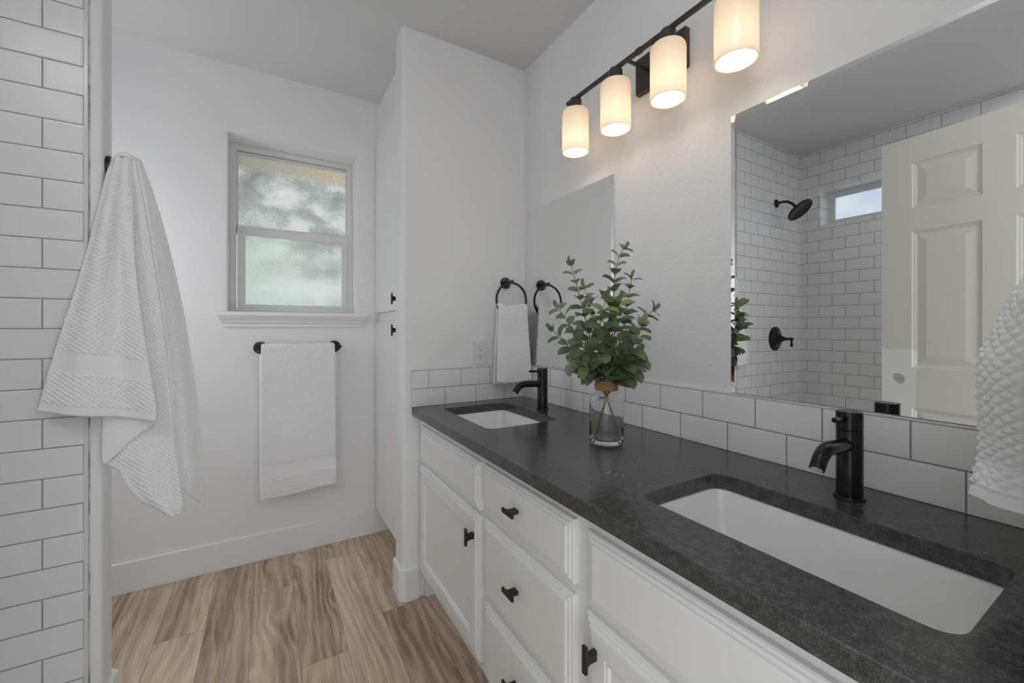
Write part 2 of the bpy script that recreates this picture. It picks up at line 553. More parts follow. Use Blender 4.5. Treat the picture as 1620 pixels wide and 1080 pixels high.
def hole_wall(bm, P, A0, A1, B0, B1, a0, a1, b0, b1, depth, bev, mat_i=0):
    """flat wall face with a rectangular recess of given depth; P(a,b,d)"""
    O = [bm.verts.new(P(a, b, 0)) for a, b in ((A0, B0), (A1, B0), (A1, B1), (A0, B1))]
    I = [bm.verts.new(P(a, b, 0)) for a, b in ((a0, b0), (a1, b0), (a1, b1), (a0, b1))]
    D = [bm.verts.new(P(a, b, depth)) for a, b in ((a0, b0), (a1, b0), (a1, b1), (a0, b1))]
    OD = [bm.verts.new(P(a, b, depth)) for a, b in ((A0, B0), (A1, B0), (A1, B1), (A0, B1))]
    for k in range(4):
        j = (k + 1) % 4
        bm.faces.new((O[k], O[j], I[j], I[k]))
        bm.faces.new((I[k], I[j], D[j], D[k]))
        bm.faces.new((OD[k], OD[j], D[j], D[k]))
        bm.faces.new((O[k], O[j], OD[j], OD[k]))
    if bev:
        es = []
        for k in range(4):
            j = (k + 1) % 4
            es.append(bm.edges.get((I[k], I[j])))
        bmesh.ops.bevel(bm, geom=es, offset=bev, segments=4, profile=0.5, affect='EDGES')

# window wall with recessed opening
bm = new_bm()
hole_wall(bm, lambda a, b, d: (a, YB + d, b), XA - 0.15, XW, 0, CEIL, -0.168, 0.436, 1.245, 2.142, 0.17, 0.007)
struct(obj('wall_back', bm, M_WALL, smooth=True, angle=50), 'white wall with the frosted window above the towel bar', 'wall')

# shower end wall: painted stub with rounded corners
bm = new_bm()
x1 = -0.403; r = 0.014
pts = [(XA, YS), ]
for k in range(7):
    a = radians(270 + 90 * k / 6); pts.append((x1 - r + r * cos(a), YS + r + r * sin(a)))
for k in range(7):
    a = radians(0 + 90 * k / 6); pts.append((x1 - r + r * cos(a), 1.70 - r + r * sin(a)))
pts.append((XA, 1.70))
prism(bm, pts, 0, CEIL)
struct(obj('wall_shower', bm, M_WALL, smooth=True), 'white end wall between shower and window alcove', 'wall')
bm = new_bm(); box(bm, XS, -0.4375, YS - 0.008, YS + 0.001, 0.05, CEIL)
struct(obj('trim_1', bm, M_TILE_STUB), 'white subway tile facing on the shower end wall', 'tiling')
bm = new_bm(); box(bm, -0.4375, -0.4290, YS - 0.0095, YS + 0.001, 0.0, CEIL)
struct(obj('trim_2', bm, M_EDGE, bevel=0.001), 'thin white vertical strip closing the shower tile edge', 'trim')
# rough caulk line beside the strip
bm = new_bm()
t_ = NT('caulk'); cn = t_.noise(t_.co(), 18, 3); t_.P(t_.ramp(cn, [(0.45, (0.62, 0.62, 0.62)), (0.58, (0.22, 0.20, 0.21))]), 0.8); M_CAULK = t_.m
box(bm, -0.4290, -0.4270, YS - 0.002, YS + 0.001, 0.0, CEIL)
struct(obj('trim_3', bm, M_CAULK), 'uneven grey caulk line along the tile edge strip', 'trim')

# shower back wall with high window
bm = new_bm()
hole_wall(bm, lambda a, b, d: (XS - d, a, b), YN - 0.13, YS, 0.0, CEIL, 0.80, 1.462, 1.928, 2.182, 0.13, 0.0)
struct(obj('wall_left', bm, M_TILE_BACK), 'tiled back wall of the shower with a high window', 'wall')
bm = new_bm(); box(bm, XA - 0.15, XS - 0.005, YS, YB, 0, CEIL)
struct(obj('wall_alcove', bm, M_WALL), 'white side wall of the alcove by the window', 'wall')
# entrance wall with the doorway the camera stands in
bm = new_bm()
box(bm, XS, -0.262, YN - 0.115, YN, 0, CEIL)
box(bm, 0.507, XW, YN - 0.115, YN, 0, CEIL)
box(bm, -0.262, 0.507, YN - 0.115, YN, 2.07, CEIL)
struct(obj('wall_front', bm, M_WALL), 'white wall with the entrance opening', 'wall')

# baseboards
BBH, BBT = 0.137, 0.014
def baseboard(name, pts, label):
    """pts: outline polygon in plan"""
    bm = new_bm(); prism(bm, pts, 0, BBH)
    return struct(obj(name, bm, M_TRIM, bevel=0.0025), label, 'baseboard')
baseboard('baseboard_back', [(XA, YB), (XA, YB - BBT), (0.66, YB - BBT), (0.66, YB)], 'tall white baseboard under the window')
o_ = 0.012
baseboard('baseboard_divider', [(0.57, YP), (0.57, YP - BBT), (0.50 + o_, YP - BBT), (0.50 - BBT, YP + o_), (0.50 - BBT, 1.89 - o_), (0.50 + o_, 1.89 + BBT), (0.56, 1.89 + BBT), (0.56, 1.89)] + [(0.52, 1.88), (0.51, 1.87), (0.51, 1.79), (0.52, 1.78)], 'white baseboard wrapping the rounded wall end')
baseboard('baseboard_shower', [(-0.40, YS + 0.004), (x1 + BBT, YS + 0.012), (x1 + BBT, 1.70 - 0.006), (x1 - 0.006, 1.70 + BBT), (XA, 1.70 + BBT), (XA, 1.699), (x1 - 0.01, 1.699), (x1 - 0.002, 1.69), (x1 - 0.002, 1.61)], 'white baseboard at the foot of the shower end wall')

# shower pan with low curb, behind the door
bm = new_bm()
prism(bm, [(XS, YN), (-0.46, YN), (-0.46, YS - 0.008), (XS, YS - 0.008)], 0, 0.05)
prism(bm, [(-0.56, YN), (-0.46, YN), (-0.46, YS - 0.008), (-0.56, YS - 0.008)], 0.0501, 0.10)
o = obj('shower_pan', bm, M_PAN, bevel=0.006)
tag(o, 'low white shower pan with raised curb behind the open door', 'shower pan')

# ------------------------------------------------------------------ window 1
wt = thing('window_1', 'white vinyl single-hung window with frosted glass above the towel bar', 'window', (0.135, 2.60, 1.255))
wt['kind'] = 'structure'
def ring_frame(bm, a0, a1, b0, b1, w, y0, y1, wl=None, wr=None, wt_=None, wb=None):
    wl = wl or w; wr = wr or w; wt_ = wt_ or w; wb = wb or w
    ia0, ia1, ib0, ib1 = a0 + wl, a1 - wr, b0 + wb, b1 - wt_
    O = [(a0, b0), (a1, b0), (a1, b1), (a0, b1)]; I = [(ia0, ib0), (ia1, ib0), (ia1, ib1), (ia0, ib1)]
    L = []
    for y in (y0, y1):
        L.append(([bm.verts.new((a, y, b)) for a, b in O], [bm.verts.new((a, y, b)) for a, b in I]))
    for k in range(4):
        j = (k + 1) % 4
        bm.faces.new((L[0][0][k], L[0][0][j], L[0][1][j], L[0][1][k]))
        bm.faces.new((L[1][0][k], L[1][0][j], L[1][1][j], L[1][1][k]))
        bm.faces.new((L[0][0][k], L[0][0][j], L[1][0][j], L[1][0][k]))
        bm.faces.new((L[0][1][k], L[0][1][j], L[1][1][j], L[1][1][k]))
bm = new_bm(); ring_frame(bm, -0.168, 0.436, 1.245, 2.142, 0.03, 2.600, 2.66)
obj('window_frame', bm, M_VINYL, wt, bevel=0.003)
bm = new_bm(); ring_frame(bm, -0.138, 0.408, 1.675, 2.108, 0.008, 2.615, 2.645, wt_=0.014, wb=0.035)
us = obj('upper_sash', bm, M_VINYL, wt, bevel=0.002)
bm = new_bm(); box(bm, -0.132, 0.402, 2.628, 2.634, 1.70, 2.098)
obj('upper_pane', bm, M_PANE, us, origin=(0, 0, 0), label='frosted pane with blurred foliage and tan eaves')
bm = new_bm(); ring_frame(bm, -0.135, 0.408, 1.262, 1.715, 0.037, 2.594, 2.622, wt_=0.05, wb=0.040, wr=0.032)
box(bm, 0.08, 0.17, 2.586, 2.594, 1.702, 1.712)
ls = obj('lower_sash', bm, M_VINYL, wt, bevel=0.003)
bm = new_bm(); box(bm, -0.100, 0.378, 2.606, 2.612, 1.30, 1.668)
obj('lower_pane', bm, M_PANE, ls, origin=(0, 0, 0), label='frosted pane, pale teal fading to white')
# stool and crown apron
bm = new_bm()
box(bm, -0.168, 0.436, 2.46, 2.60, 1.240, 1.257)
prism(bm, [(-0.212, 2.418), (0.488, 2.418), (0.488, 2.46), (-0.212, 2.46)], 1.236, 1.2565)
struct(obj('trim_4', bm, M_TRIM, bevel=0.0025), 'white window stool under the frosted window', 'window sill')
bm = new_bm()
prof = [(0.0, 0.0), (0.036, 0.0), (0.034, -0.006), (0.030, -0.012), (0.022, -0.022), (0.018, -0.034), (0.010, -0.040), (0.010, -0.050), (0.006, -0.058), (0.0, -0.058)]
Lv = []
for xx, s in ((-0.206, -1), (0.482, 1)):
    Lv.append([bm.verts.new((xx - s * (0.036 - d) * 0.85, YB - d, 1.236 + h)) for d, h in prof])
for i in range(len(prof)):
    j = (i + 1) % len(prof)
    bm.faces.new((Lv[0][i], Lv[0][j], Lv[1][j], Lv[1][i]))
bm.faces.new(Lv[0]); bm.faces.new(Lv[1])
struct(obj('trim_5', bm, M_TRIM), 'white crown-profile apron under the window stool', 'trim')

# shower window (seen in the large mirror)
w2 = thing('window_2', 'small high frosted window in the tiled shower wall', 'window', (XS - 0.05, 1.12, 1.94))
w2['kind'] = 'structure'
bm = new_bm()
ring_frame(bm, 0.80, 1.462, 1.928, 2.182, 0.046, 0.0, 0.035)
for v in bm.verts: v.co = Vector((XS - 0.118 - v.co.y, v.co.x, v.co.z))
obj('window_frame', bm, M_VINYL, w2)
bm = new_bm(); box(bm, XS - 0.145, XS - 0.135, 0.840, 1.422, 1.968, 2.142)
obj('window_pane', bm, M_PANE_SKY, w2)
# daylight-side backing of the opening is the pane itself

# ------------------------------------------------------------------ entrance door (seen in the large mirror)
hx, hy = -0.262, 0.056
ang = math.atan2(-0.334 - hx, 0.814 - hy)   # lean of the open leaf
DW, DH, DT = 0.762, 2.032, 0.035
def door_side(bm, sgn, x0):
    """one panelled face; returns nothing, builds full face with recessed raised panels"""
    cols = [(0.112, 0.335), (0.427, 0.650)]
    rows = [(0.235, 0.79), (0.975, 1.60), (1.705, 1.915)]
    ys = [0, cols[0][0], cols[0][1], cols[1][0], cols[1][1], DW]
    zs = [0, rows[0][0], rows[0][1], rows[1][0], rows[1][1], rows[2][0], rows[2][1], DH]
    for i in range(5):
        for j in range(7):
            a0, a1, b0, b1 = ys[i], ys[i + 1], zs[j], zs[j + 1]
            if i in (1, 3) and j in (1, 3, 5):
                P = lambda a, b, h: (x0 + sgn * h, a, b)
                rr = []
                for ins, h in ((0, 0), (0.004, -0.006), (0.010, -0.007), (0.014, -0.010), (0.020, -0.010), (0.048, -0.003), (0.050, -0.0025)):
                    rr.append((a0 + ins, a1 - ins, b0 + ins, b1 - ins, h))
                nested(bm, P, rr)
            else:
                bm.faces.new([bm.verts.new((x0, a, b)) for a, b in ((a0, b0), (a1, b0), (a1, b1), (a0, b1))])
bm = new_bm()
door_side(bm, 1, 0.0); door_side(bm, -1, -DT)
for q in (((0, 0), (DW, 0)), ((0, DH), (DW, DH))):
    pass
def quad(bm, *p): bm.faces.new([bm.verts.new(x) for x in p])
quad(bm, (0, 0, 0), (0, 0, DH), (-DT, 0, DH), (-DT, 0, 0))
quad(bm, (0, DW, 0), (0, DW, DH), (-DT, DW, DH), (-DT, DW, 0))
quad(bm, (0, 0, 0), (0, DW, 0), (-DT, DW, 0), (-DT, 0, 0))
quad(bm, (0, 0, DH), (0, DW, DH), (-DT, DW, DH), (-DT, 0, DH))
bmesh.ops.remove_doubles(bm, verts=bm.verts, dist=1e-5)
door = obj('door_1', bm, M_DOOR)
cb = new_bm(); lathe(cb, [(0.027, -0.06), (0.027, 0.03)], c=(0, DW - 0.060, 0.917), axis=(1, 0, 0), seg=32)
cut = obj('cut', cb, M_DOOR)
md = door.modifiers.new('b', 'BOOLEAN'); md.object = cut; md.operation = 'DIFFERENCE'; md.solver = 'EXACT'
bpy.context.view_layer.update()
dg = bpy.context.evaluated_depsgraph_get()
nm = bpy.data.meshes.new_from_object(door.evaluated_get(dg))
door.modifiers.clear(); door.data = nm; nm.name = 'door_1'
bpy.data.objects.remove(cut)
door.location = (hx, hy, 0.020); door.rotation_euler = (0, 0, ang * -1)
ORG[door.name] = (hx, hy, 0.02)
struct(door, 'open six-panel door with an empty latch hole, seen in the large mirror', 'door')

# ------------------------------------------------------------------ vanity
CT, CB = 0.832, 0.798
FX = 0.577       # face frame plane
van = thing('vanity_cabinet', 'long white double vanity cabinet with framed doors and three drawers', 'cabinet', (0.85, 0.91, 0))
bm = new_bm()
box(bm, FX, FX + 0.02, YN, YP, 0.115, CB)
box(bm, FX + 0.02, XW - 0.004, YN, YN + 0.018, 0.0, CB)
box(bm, FX + 0.02, XW - 0.004, YP - 0.018, YP - 0.001, 0.0, CB)
box(bm, FX + 0.02, XW - 0.004, 1.120, 1.138, 0.115, CB)
box(bm, FX + 0.02, XW - 0.004, 0.662, 0.680, 0.115, CB)
box(bm, FX + 0.02, XW - 0.004, YN + 0.018, YP - 0.018, 0.115, 0.133)
obj('carcass', bm, M_CAB, van)
bm = new_bm(); box(bm, FX + 0.06, FX + 0.075, YN + 0.018, YP - 0.018, 0.0, 0.115)
obj('toe_kick', bm, M_CAB, van)

def front(name, y0, y1, z0, z1, kind, parent=None, x=FX, label=None, depth=0.020):
    bm = new_bm()
    P = lambda a, b, h: (x - h, a, b)
    if kind == 'drawer':
        pr = [(0, 0), (0, 0.010), (0.003, 0.0125), (0.008, 0.0130), (0.010, 0.0158), (0.017, 0.0166), (0.019, 0.0195), (0.024, 0.0205)]
    else:
        pr = [(0, 0), (0, 0.010), (0.003, 0.0125), (0.008, 0.0130), (0.010, 0.0158), (0.017, 0.0166), (0.019, 0.0195), (0.024, 0.0205),
              (0.060, 0.0205), (0.062, 0.0185), (0.067, 0.0175), (0.070, 0.0125)]
    nested(bm, P, [(y0 + i, y1 - i, z0 + i, z1 - i, h) for i, h in pr], back=True)
    return obj(name, bm, M_CAB, parent or van, label=label)

def pull(parent, y, z, vertical, x):
    """T-shaped pull: flared post and flat bar"""
    bm = new_bm()
    L, W, T, OUT = 0.027, 0.0052, 0.0035, 0.027
    def R(x0, x1, a, b, c, d):    # a..b long, c..d short
        return (x0, x1, a, b, c, d)
    prf = [(-0.0105, 0.0), (-0.0100, 0.012), (-0.0105, 0.019), (-0.0140, OUT - T), (0.0140, OUT - T), (0.0105, 0.019), (0.0100, 0.012), (0.0105, 0.0)]
    lo, hi = [], []
    for a, h in prf:
        for s, lst in ((-1, lo), (1, hi)):
            p = (x - h, y + s * W, z + a) if vertical else (x - h, y + a, z + s * W)
            lst.append(bm.verts.new(p))
    n = len(prf)
    bm.faces.new(lo); bm.faces.new(hi)
    for i in range(n):
        bm.faces.new((lo[i], lo[(i + 1) % n], hi[(i + 1) % n], hi[i]))
    if vertical: box(bm, x - OUT - T, x - OUT + T - 0.0002, y - W * 1.15, y + W * 1.15, z - L, z + L)
    else: box(bm, x - OUT - T, x - OUT + T - 0.0002, y - L, y + L, z - W * 1.15, z + W * 1.15)
    return obj('pull', bm, M_HANDLE, parent, origin=(x, y, z), bevel=0.0012)

XF = FX - 0.0205
front('false_drawer', 1.148, 1.716, 0.612, 0.762, 'drawer')
d = front('door', 1.148, 1.722, 0.143, 0.597, 'door'); pull(d, 1.178, 0.527, True, XF)
for z0, z1, hz in ((0.625, 0.765, 0.702), (0.370, 0.603, 0.494), (0.128, 0.352, 0.252)):
    d = front('drawer', 0.696, 1.120, z0, z1, 'drawer'); pull(d, 0.918, hz, False, XF)
front('false_drawer', 0.085, 0.652, 0.612, 0.762, 'drawer')
d = front('door', 0.085, 0.654, 0.143, 0.597, 'door'); pull(d, 0.618, 0.533, True, XF)

# countertop with two cutouts
SINKS = [(0.795, 1.460, 0.148, 0.212), (0.789, 0.370, 0.133, 0.230)]
bm = new_bm()
loops = [[(0.540, YN + 0.001), (XW - 0.001, YN + 0.001), (XW - 0.001, YP - 0.001), (0.540, YP - 0.001)]]
for cx, cy, hx_, hy_ in SINKS:
    loops.append(rrect(cx, cy, hx_, hy_, 0.030))
es = []
for lp in loops:
    vs = [bm.verts.new((a, b, CB)) for a, b in lp]
    for i in range(len(vs)): es.append(bm.edges.new((vs[i], vs[(i + 1) % len(vs)])))
bmesh.ops.triangle_fill(bm, use_beauty=True, edges=es)
g = bmesh.ops.extrude_face_region(bm, geom=bm.faces[:])
bmesh.ops.translate(bm, verts=[v for v in g['geom'] if isinstance(v, bmesh.types.BMVert)], vec=(0, 0, CT - CB))
o = obj('countertop', bm, M_COUNTER, bevel=0.0022, smooth=True, angle=30)
tag(o, 'dark speckled stone countertop on the white vanity', 'countertop')

def sink(cx, cy, hx_, hy_, label):
    s = thing('undermount_sink', label, 'sink', (cx, cy, CB - 0.15), 'undermount sinks in the countertop')
    bm = new_bm()
    loops = []
    for (dx, z, rr) in ((0.020, CB - 0.0005, 0.04), (0.003, CB - 0.0005, 0.032), (0.0, CB - 0.006, 0.030), (-0.006, CB - 0.06, 0.034), (-0.016, CB - 0.110, 0.045), (-0.040, CB - 0.132, 0.055), (-0.075, CB - 0.138, 0.045)):
        loops.append([bm.verts.new((a, b, z)) for a, b in rrect(cx, cy, hx_ + dx, hy_ + dx, rr)])
    for A, B in zip(loops[:-1], loops[1:]):
        n = len(A)
        for i in range(n): bm.faces.new((A[i], A[(i + 1) % n], B[(i + 1) % n], B[i]))
    bm.faces.new(loops[-1])
    ob = obj('basin', bm, M_PORC, s, smooth=True, angle=80)
    sm = ob.modifiers.new('solid', 'SOLIDIFY'); sm.thickness = 0.008; sm.offset = -1
    bm = new_bm(); lathe(bm, [(0.0, 0.003), (0.014, 0.003), (0.019, 0.002), (0.022, 0.0), (0.022, -0.004)], c=(cx, cy, CB - 0.136))
    obj('drain', bm, M_BLACK, s, smooth=True, label='round black drain')
sink(*SINKS[0], 'white rectangular sink set under the dark counter beside the divider wall')
sink(*SINKS[1], 'white rectangular sink set under the dark counter below the large mirror')

# backsplash: return on divider + mirror wall, with thin caps
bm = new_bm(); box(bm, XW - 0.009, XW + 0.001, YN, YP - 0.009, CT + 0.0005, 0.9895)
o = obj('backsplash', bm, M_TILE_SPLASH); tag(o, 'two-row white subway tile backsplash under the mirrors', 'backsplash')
bm = new_bm(); box(bm, XW - 0.0105, XW + 0.001, YN, YP - 0.009, 0.9895, 0.9945)
obj('cap_strip', bm, M_EDGE, o, bevel=0.001, origin=(0, 0, 0))
bm = new_bm(); box(bm, 0.5385, XW - 0.009, YP - 0.009, YP + 0.001, CT + 0.0005, 0.9895)
o = obj('backsplash', bm, M_TILE_SPLASH_END); tag(o, 'short white tile backsplash on the wall behind the far sink, below the outlet', 'backsplash')
bm = new_bm(); box(bm, 0.5325, XW - 0.009, YP - 0.0105, YP + 0.001, 0.9895, 0.9945)
box(bm, 0.5325, 0.5385, YP - 0.0105, YP + 0.001, CT + 0.0005, 0.9895)
obj('cap_strip', bm, M_EDGE, o, bevel=0.001, origin=(0, 0, 0))

# faucets
def faucet(x, y, label):
    f = thing('faucet', label, 'faucet', (x, y, CT), 'black single-hole faucets')
    z = CT
    bm = new_bm()
    lathe(bm, [(0.0265, 0.0), (0.0265, 0.004), (0.0255, 0.0055), (0.0222, 0.006), (0.0222, 0.136), (0.0215, 0.137), (0.0, 0.137)], c=(x, y, z))
    body = obj('body', bm, M_BLACK, f, smooth=True)
    bm = new_bm()
    lathe(bm, [(0.021, 0.1375), (0.0225, 0.139), (0.0225, 0.173), (0.0215, 0.1745), (0.0, 0.1752)], c=(x, y, z))
    cap = obj('handle', bm, M_BLACK, f, smooth=True)
    bm = new_bm()
    tube(bm, [(x - 0.015, y, z + 0.161), (x - 0.056, y, z + 0.163), (x - 0.066, y, z + 0.1635)], [0.0052, 0.0052, 0.0052], seg=16)
    obj('lever', bm, M_BLACK, cap, smooth=True)
    bm = new_bm()
    pth, rs = [], []
    for k in range(6): pth.append((x - 0.012 - 0.014 * k, y, z + 0.108 + 0.0008 * k)); rs.append(0.0135)
    R = 0.050
    cx0, cz0 = x - 0.088, z + 0.112 - R
    for k in range(1, 13):
        a = radians(90 + 54.0 * k / 12)
        pth.append((cx0 + R * cos(a), y, cz0 + R * sin(a))); rs.append(0.0135 - 0.0006 * k / 12)
    a = radians(144); tx, tz = -sin(a), cos(a)
    last = pth[-1]
    pth.append((last[0] + tx * 0.014, y, last[2] + tz * 0.014)); rs.append(0.0128)
    # hollow tip
    tube(bm, pth, rs, seg=24)
    sp = obj('spout', bm, M_BLACK, f, smooth=True)
    bm = new_bm()
    e = pth[-1]
    lathe(bm, [(0.0095, 0.0), (0.0095, 0.0015), (0.004, 0.0018), (0.0, 0.0010)], c=(e[0], y, e[2]), axis=(tx, 0, tz), seg=24)
    obj('aerator', M_BLACK and bm, M_EDGE, sp, smooth=True)
faucet(1.006, 1.447, 'black faucet at the far sink beside the hanging towel')
faucet(1.018, 0.375, 'black faucet at the sink below the large mirror')

# ------------------------------------------------------------------ mirrors
def mirror(y0, y1, z0, z1, label):
    m = thing('frameless_mirror', label, 'mirror', (XW, (y0 + y1) / 2, z0), 'frameless bevelled wall mirrors')
    bm = new_bm()
    P = lambda a, b, h: (XW - 0.0012 - h, a, b)
    nested(bm, P, [(y0, y1, z0, z1, 0), (y0, y1, z0, z1, 0.0036), (y0 + 0.011, y1 - 0.011, z0 + 0.0005, z1 - 0.011, 0.0046)], back=True)
    obj('mirror_glass', bm, M_MIRROR, m)
mirror(1.139, 1.739, 0.996, 1.752, 'frameless wall mirror above the far sink, reflecting the towel ring')
mirror(0.080, 0.684, 0.996, 1.766, 'large frameless wall mirror reflecting the tiled shower and the open panelled door')

# ------------------------------------------------------------------ vanity light
BX = 1.004
vl = thing('vanity_light', 'dark bronze bar light with four white glass shades above the mirrors', 'wall light', (XW, 0.915, 1.98))
bm = new_bm(); box(bm, 1.099, XW, 0.818, 1.018, 1.978, 2.100)
obj('backplate', bm, M_BRONZE, vl, bevel=0.0025)
bm = new_bm()
box(bm, BX - 0.006, BX + 0.006, 0.918, 1.276, 2.038, 2.050)
box(bm, BX - 0.006, BX + 0.006, 0.556, 0.912, 2.038, 2.050)
box(bm, BX - 0.0075, BX + 0.0075, 0.905, 0.925, 2.0365, 2.0515)
obj('crossbar', bm, M_BRONZE, vl, bevel=0.001)
for yy in (0.965, 0.865):
    bm = new_bm(); box(bm, BX + 0.002, 1.0995, yy - 0.005, yy + 0.005, 2.0385, 2.0465)
    obj('arm', bm, M_BRONZE, vl, bevel=0.001)
SY = [1.226, 1.017, 0.806, 0.603]
for k, yy in enumerate(SY):
    bm = new_bm(); lathe(bm, [(0.0, 2.042), (0.019, 2.042), (0.023, 2.036), (0.024, 2.000), (0.030, 1.996), (0.0, 1.996)], c=(BX, yy, 0), seg=32)
    obj('socket_cup', bm, M_BRONZE, vl, smooth=True)
    bm = new_bm()
    R, T = 0.050, 0.003
    z0, z1 = 1.838, 1.9985
    prof = [(0.020, z1), (R - 0.012, z1), (R - 0.005, z1 - 0.003), (R - 0.0012, z1 - 0.009), (R, z1 - 0.018), (R, z0 + 0.001), (R - 0.0015, z0), (R - T, z0 + 0.001), (R - T, z1 - 0.019), (R - 0.006, z1 - 0.009), (R - 0.013, z1 - T), (0.020, z1 - T), (0.020, z1)]
    lathe(bm, prof, c=(BX, yy, 0), seg=48, cap=False)
    obj('glass_shade', bm, M_SHADE, vl, smooth=True, label='white opal glass cylinder shade')
    bm = new_bm()
    lathe(bm, [(0.0, 1.893), (0.010, 1.894), (0.018, 1.900), (0.0215, 1.909), (0.020, 1.920), (0.013, 1.938), (0.012, 1.962), (0.012, 1.996)], c=(BX, yy, 0), seg=24)
    bl = obj('bulb', bm, M_BULB if 'M_BULB' in globals() else m_emit('bulb_glow', (1.0, 0.84, 0.66), 5.0), vl, smooth=True)
    M_BULB = bl.data.materials[0]
    lt = bpy.data.lights.new('bulb_light', 'POINT'); lt.energy = BULB_W; lt.color = (1.0, 0.86, 0.70); lt.shadow_soft_size = 0.022
    lo = bpy.data.objects.new('bulb_light', lt); lo.location = (BX, yy, 1.872); COL.objects.link(lo)

# fill lights added out of view: two globes and a disc over the shower
def fill_globe(x, y, r, drop, watts_col, strength, label):
    g = thing('added_fill_globe', label, 'added fill light', (x, y, CEIL))
    bm = new_bm(); lathe(bm, [(0.0, 0.0), (0.065, 0.0), (0.065, -0.012), (0.030, -0.022), (0.012, -0.026), (0.012, -drop), (0.030, -drop), (0.030, -drop - 0.02), (0.0, -drop - 0.02)], c=(x, y, CEIL), seg=40)
    obj('light_base', bm, M_BRONZE, g, smooth=True)
    bm = new_bm()
    zc = CEIL - 0.012 - drop - r
    prof = [(0.0, r)] + [(r * sin(radians(a)), r * cos(radians(a))) for a in range(10, 180, 10)] + [(0.0, -r)]
    lathe(bm, prof, c=(x, y, zc), seg=40)
    obj('globe', bm, m_emit('fill_globe_glow', watts_col, strength), g, smooth=True)
fill_globe(0.36, 0.20, 0.095, 0.03, (0.97, 0.985, 1.0), FILL_W, 'added white fill globe just inside the doorway')
fill_globe(-0.86, 2.08, 0.10, 0.92, (0.95, 0.97, 1.0), 29.0, 'added white fill globe in the alcove by the window')  # added to brighten the window wall and lower cabinets
g = thing('added_shower_fill', 'added round fill light in the ceiling over the shower', 'added fill light', (-0.85, 0.30, CEIL))  # added to brighten the shower tile, kept out of the mirror
bm = new_bm(); lathe(bm, [(0.078, 0.0), (0.095, 0.0), (0.095, -0.006), (0.078, -0.010)], c=(-0.85, 0.30, CEIL), seg=40, cap=False)
obj('trim_ring', bm, M_TRIM, g, smooth=True)
bm = new_bm(); lathe(bm, [(0.0, -0.004), (0.078, -0.002), (0.078, -0.001), (0.0, -0.001)], c=(-0.85, 0.30, CEIL), seg=40)
obj('lens', bm, m_emit('shower_fill_glow', (0.97, 0.98, 1.0), 140.0), g, smooth=True)

# ------------------------------------------------------------------ outlet
ox, oz = 0.869, 1.059
ol = thing('wall_outlet', 'white duplex outlet on the wall above the far backsplash', 'outlet', (ox, YP, oz - 0.058))
bm = new_bm(); nested(bm, lambda a, b, h: (a, YP - h, b), [(ox - 0.0355, ox + 0.0355, oz - 0.058, oz + 0.058, 0), (ox - 0.0355, ox + 0.0355, oz - 0.058, oz + 0.058, 0.003), (ox - 0.032, ox + 0.032, oz - 0.0545, oz + 0.0545, 0.006)], back=True)
obj('cover_plate', bm, M_PLASTIC, ol)
for dz in (0.0195, -0.0195):
    bm = new_bm(); prism(bm, rrect(ox, oz + dz, 0.0165, 0.0135, 0.010), YP - 0.0085, YP - 0.005, axis='y')
    rc = obj('receptacle', bm, M_PLASTIC, ol)
    bm = new_bm()
    box(bm, ox - 0.0075, ox - 0.0055, YP - 0.0088, YP - 0.0080, oz + dz - 0.001, oz + dz + 0.009)
    box(bm, ox + 0.0055, ox + 0.0075, YP - 0.0088, YP - 0.0080, oz + dz, oz + dz + 0.008)
    lathe(bm, [(0.0, 0.0), (0.0026, 0.0), (0.0026, -0.0008), (0.0, -0.0008)], c=(ox, YP - 0.0080, oz + dz - 0.0065), axis=(0, 1, 0), seg=16)
    obj('slots', bm, M_SLOT, rc, label='dark slots')

# ------------------------------------------------------------------ linen cabinet beyond the divider
lc = thing('linen_cabinet', 'tall white built-in linen cabinet between divider and window wall', 'cabinet', (0.80, 2.17, 0))
bm = new_bm()
box(bm, 0.556, XW - 0.02, 1.905, YB - 0.001, 0.110, 2.245)
box(bm, 0.62, XW - 0.02, 1.905, YB - 0.016, 0.0, 0.110)
obj('carcass', bm, M_CAB, lc)
for nm_, z0, z1, hz in (('door', 1.262, 2.240, 1.316), ('door', 0.145, 1.206, 1.166)):
    bm = new_bm(); box(bm, 0.537, 0.5555, 1.925, 2.452, z0, z1)
    d = obj(nm_, bm, M_CAB, lc, bevel=0.002, label='upper slab door' if z0 > 1 else 'lower slab door')
    pull(d, 1.985, hz, True, 0.537)
bm = new_bm(); box(bm, 0.560, XW, 1.89, YB, 2.2455, CEIL)
struct(obj('wall_soffit', bm, M_WALL), 'white wall panel above the linen cabinet', 'wall')

# ------------------------------------------------------------------ towel hardware
def disc_mount(bm, c, axis, r=0.029, t=0.009):
    lathe(bm, [(0.0, 0.0), (r, 0.0), (r, t * 0.7), (r - 0.002, t), (0.0, t)], c=c, axis=axis, seg=36)

# towel bar
tb = thing('towel_bar', 'black towel bar on the wall below the window', 'towel bar', (0.145, YB, 1.075))
BY, BZ = 2.402, 1.076
bm = new_bm(); tube(bm, [(-0.052, BY, BZ), (0.345, BY, BZ)], 0.0088, seg=20)
obj('bar', bm, M_BLACK, tb, smooth=True)
for xx in (-0.030, 0.318):
    bm = new_bm(); disc_mount(bm, (xx, YB, BZ), (0, -1, 0), 0.031)
    tube(bm, [(xx, YB - 0.005, BZ), (xx, BY, BZ)], 0.0085, seg=16)
    obj('mount', bm, M_BLACK, tb, smooth=True)

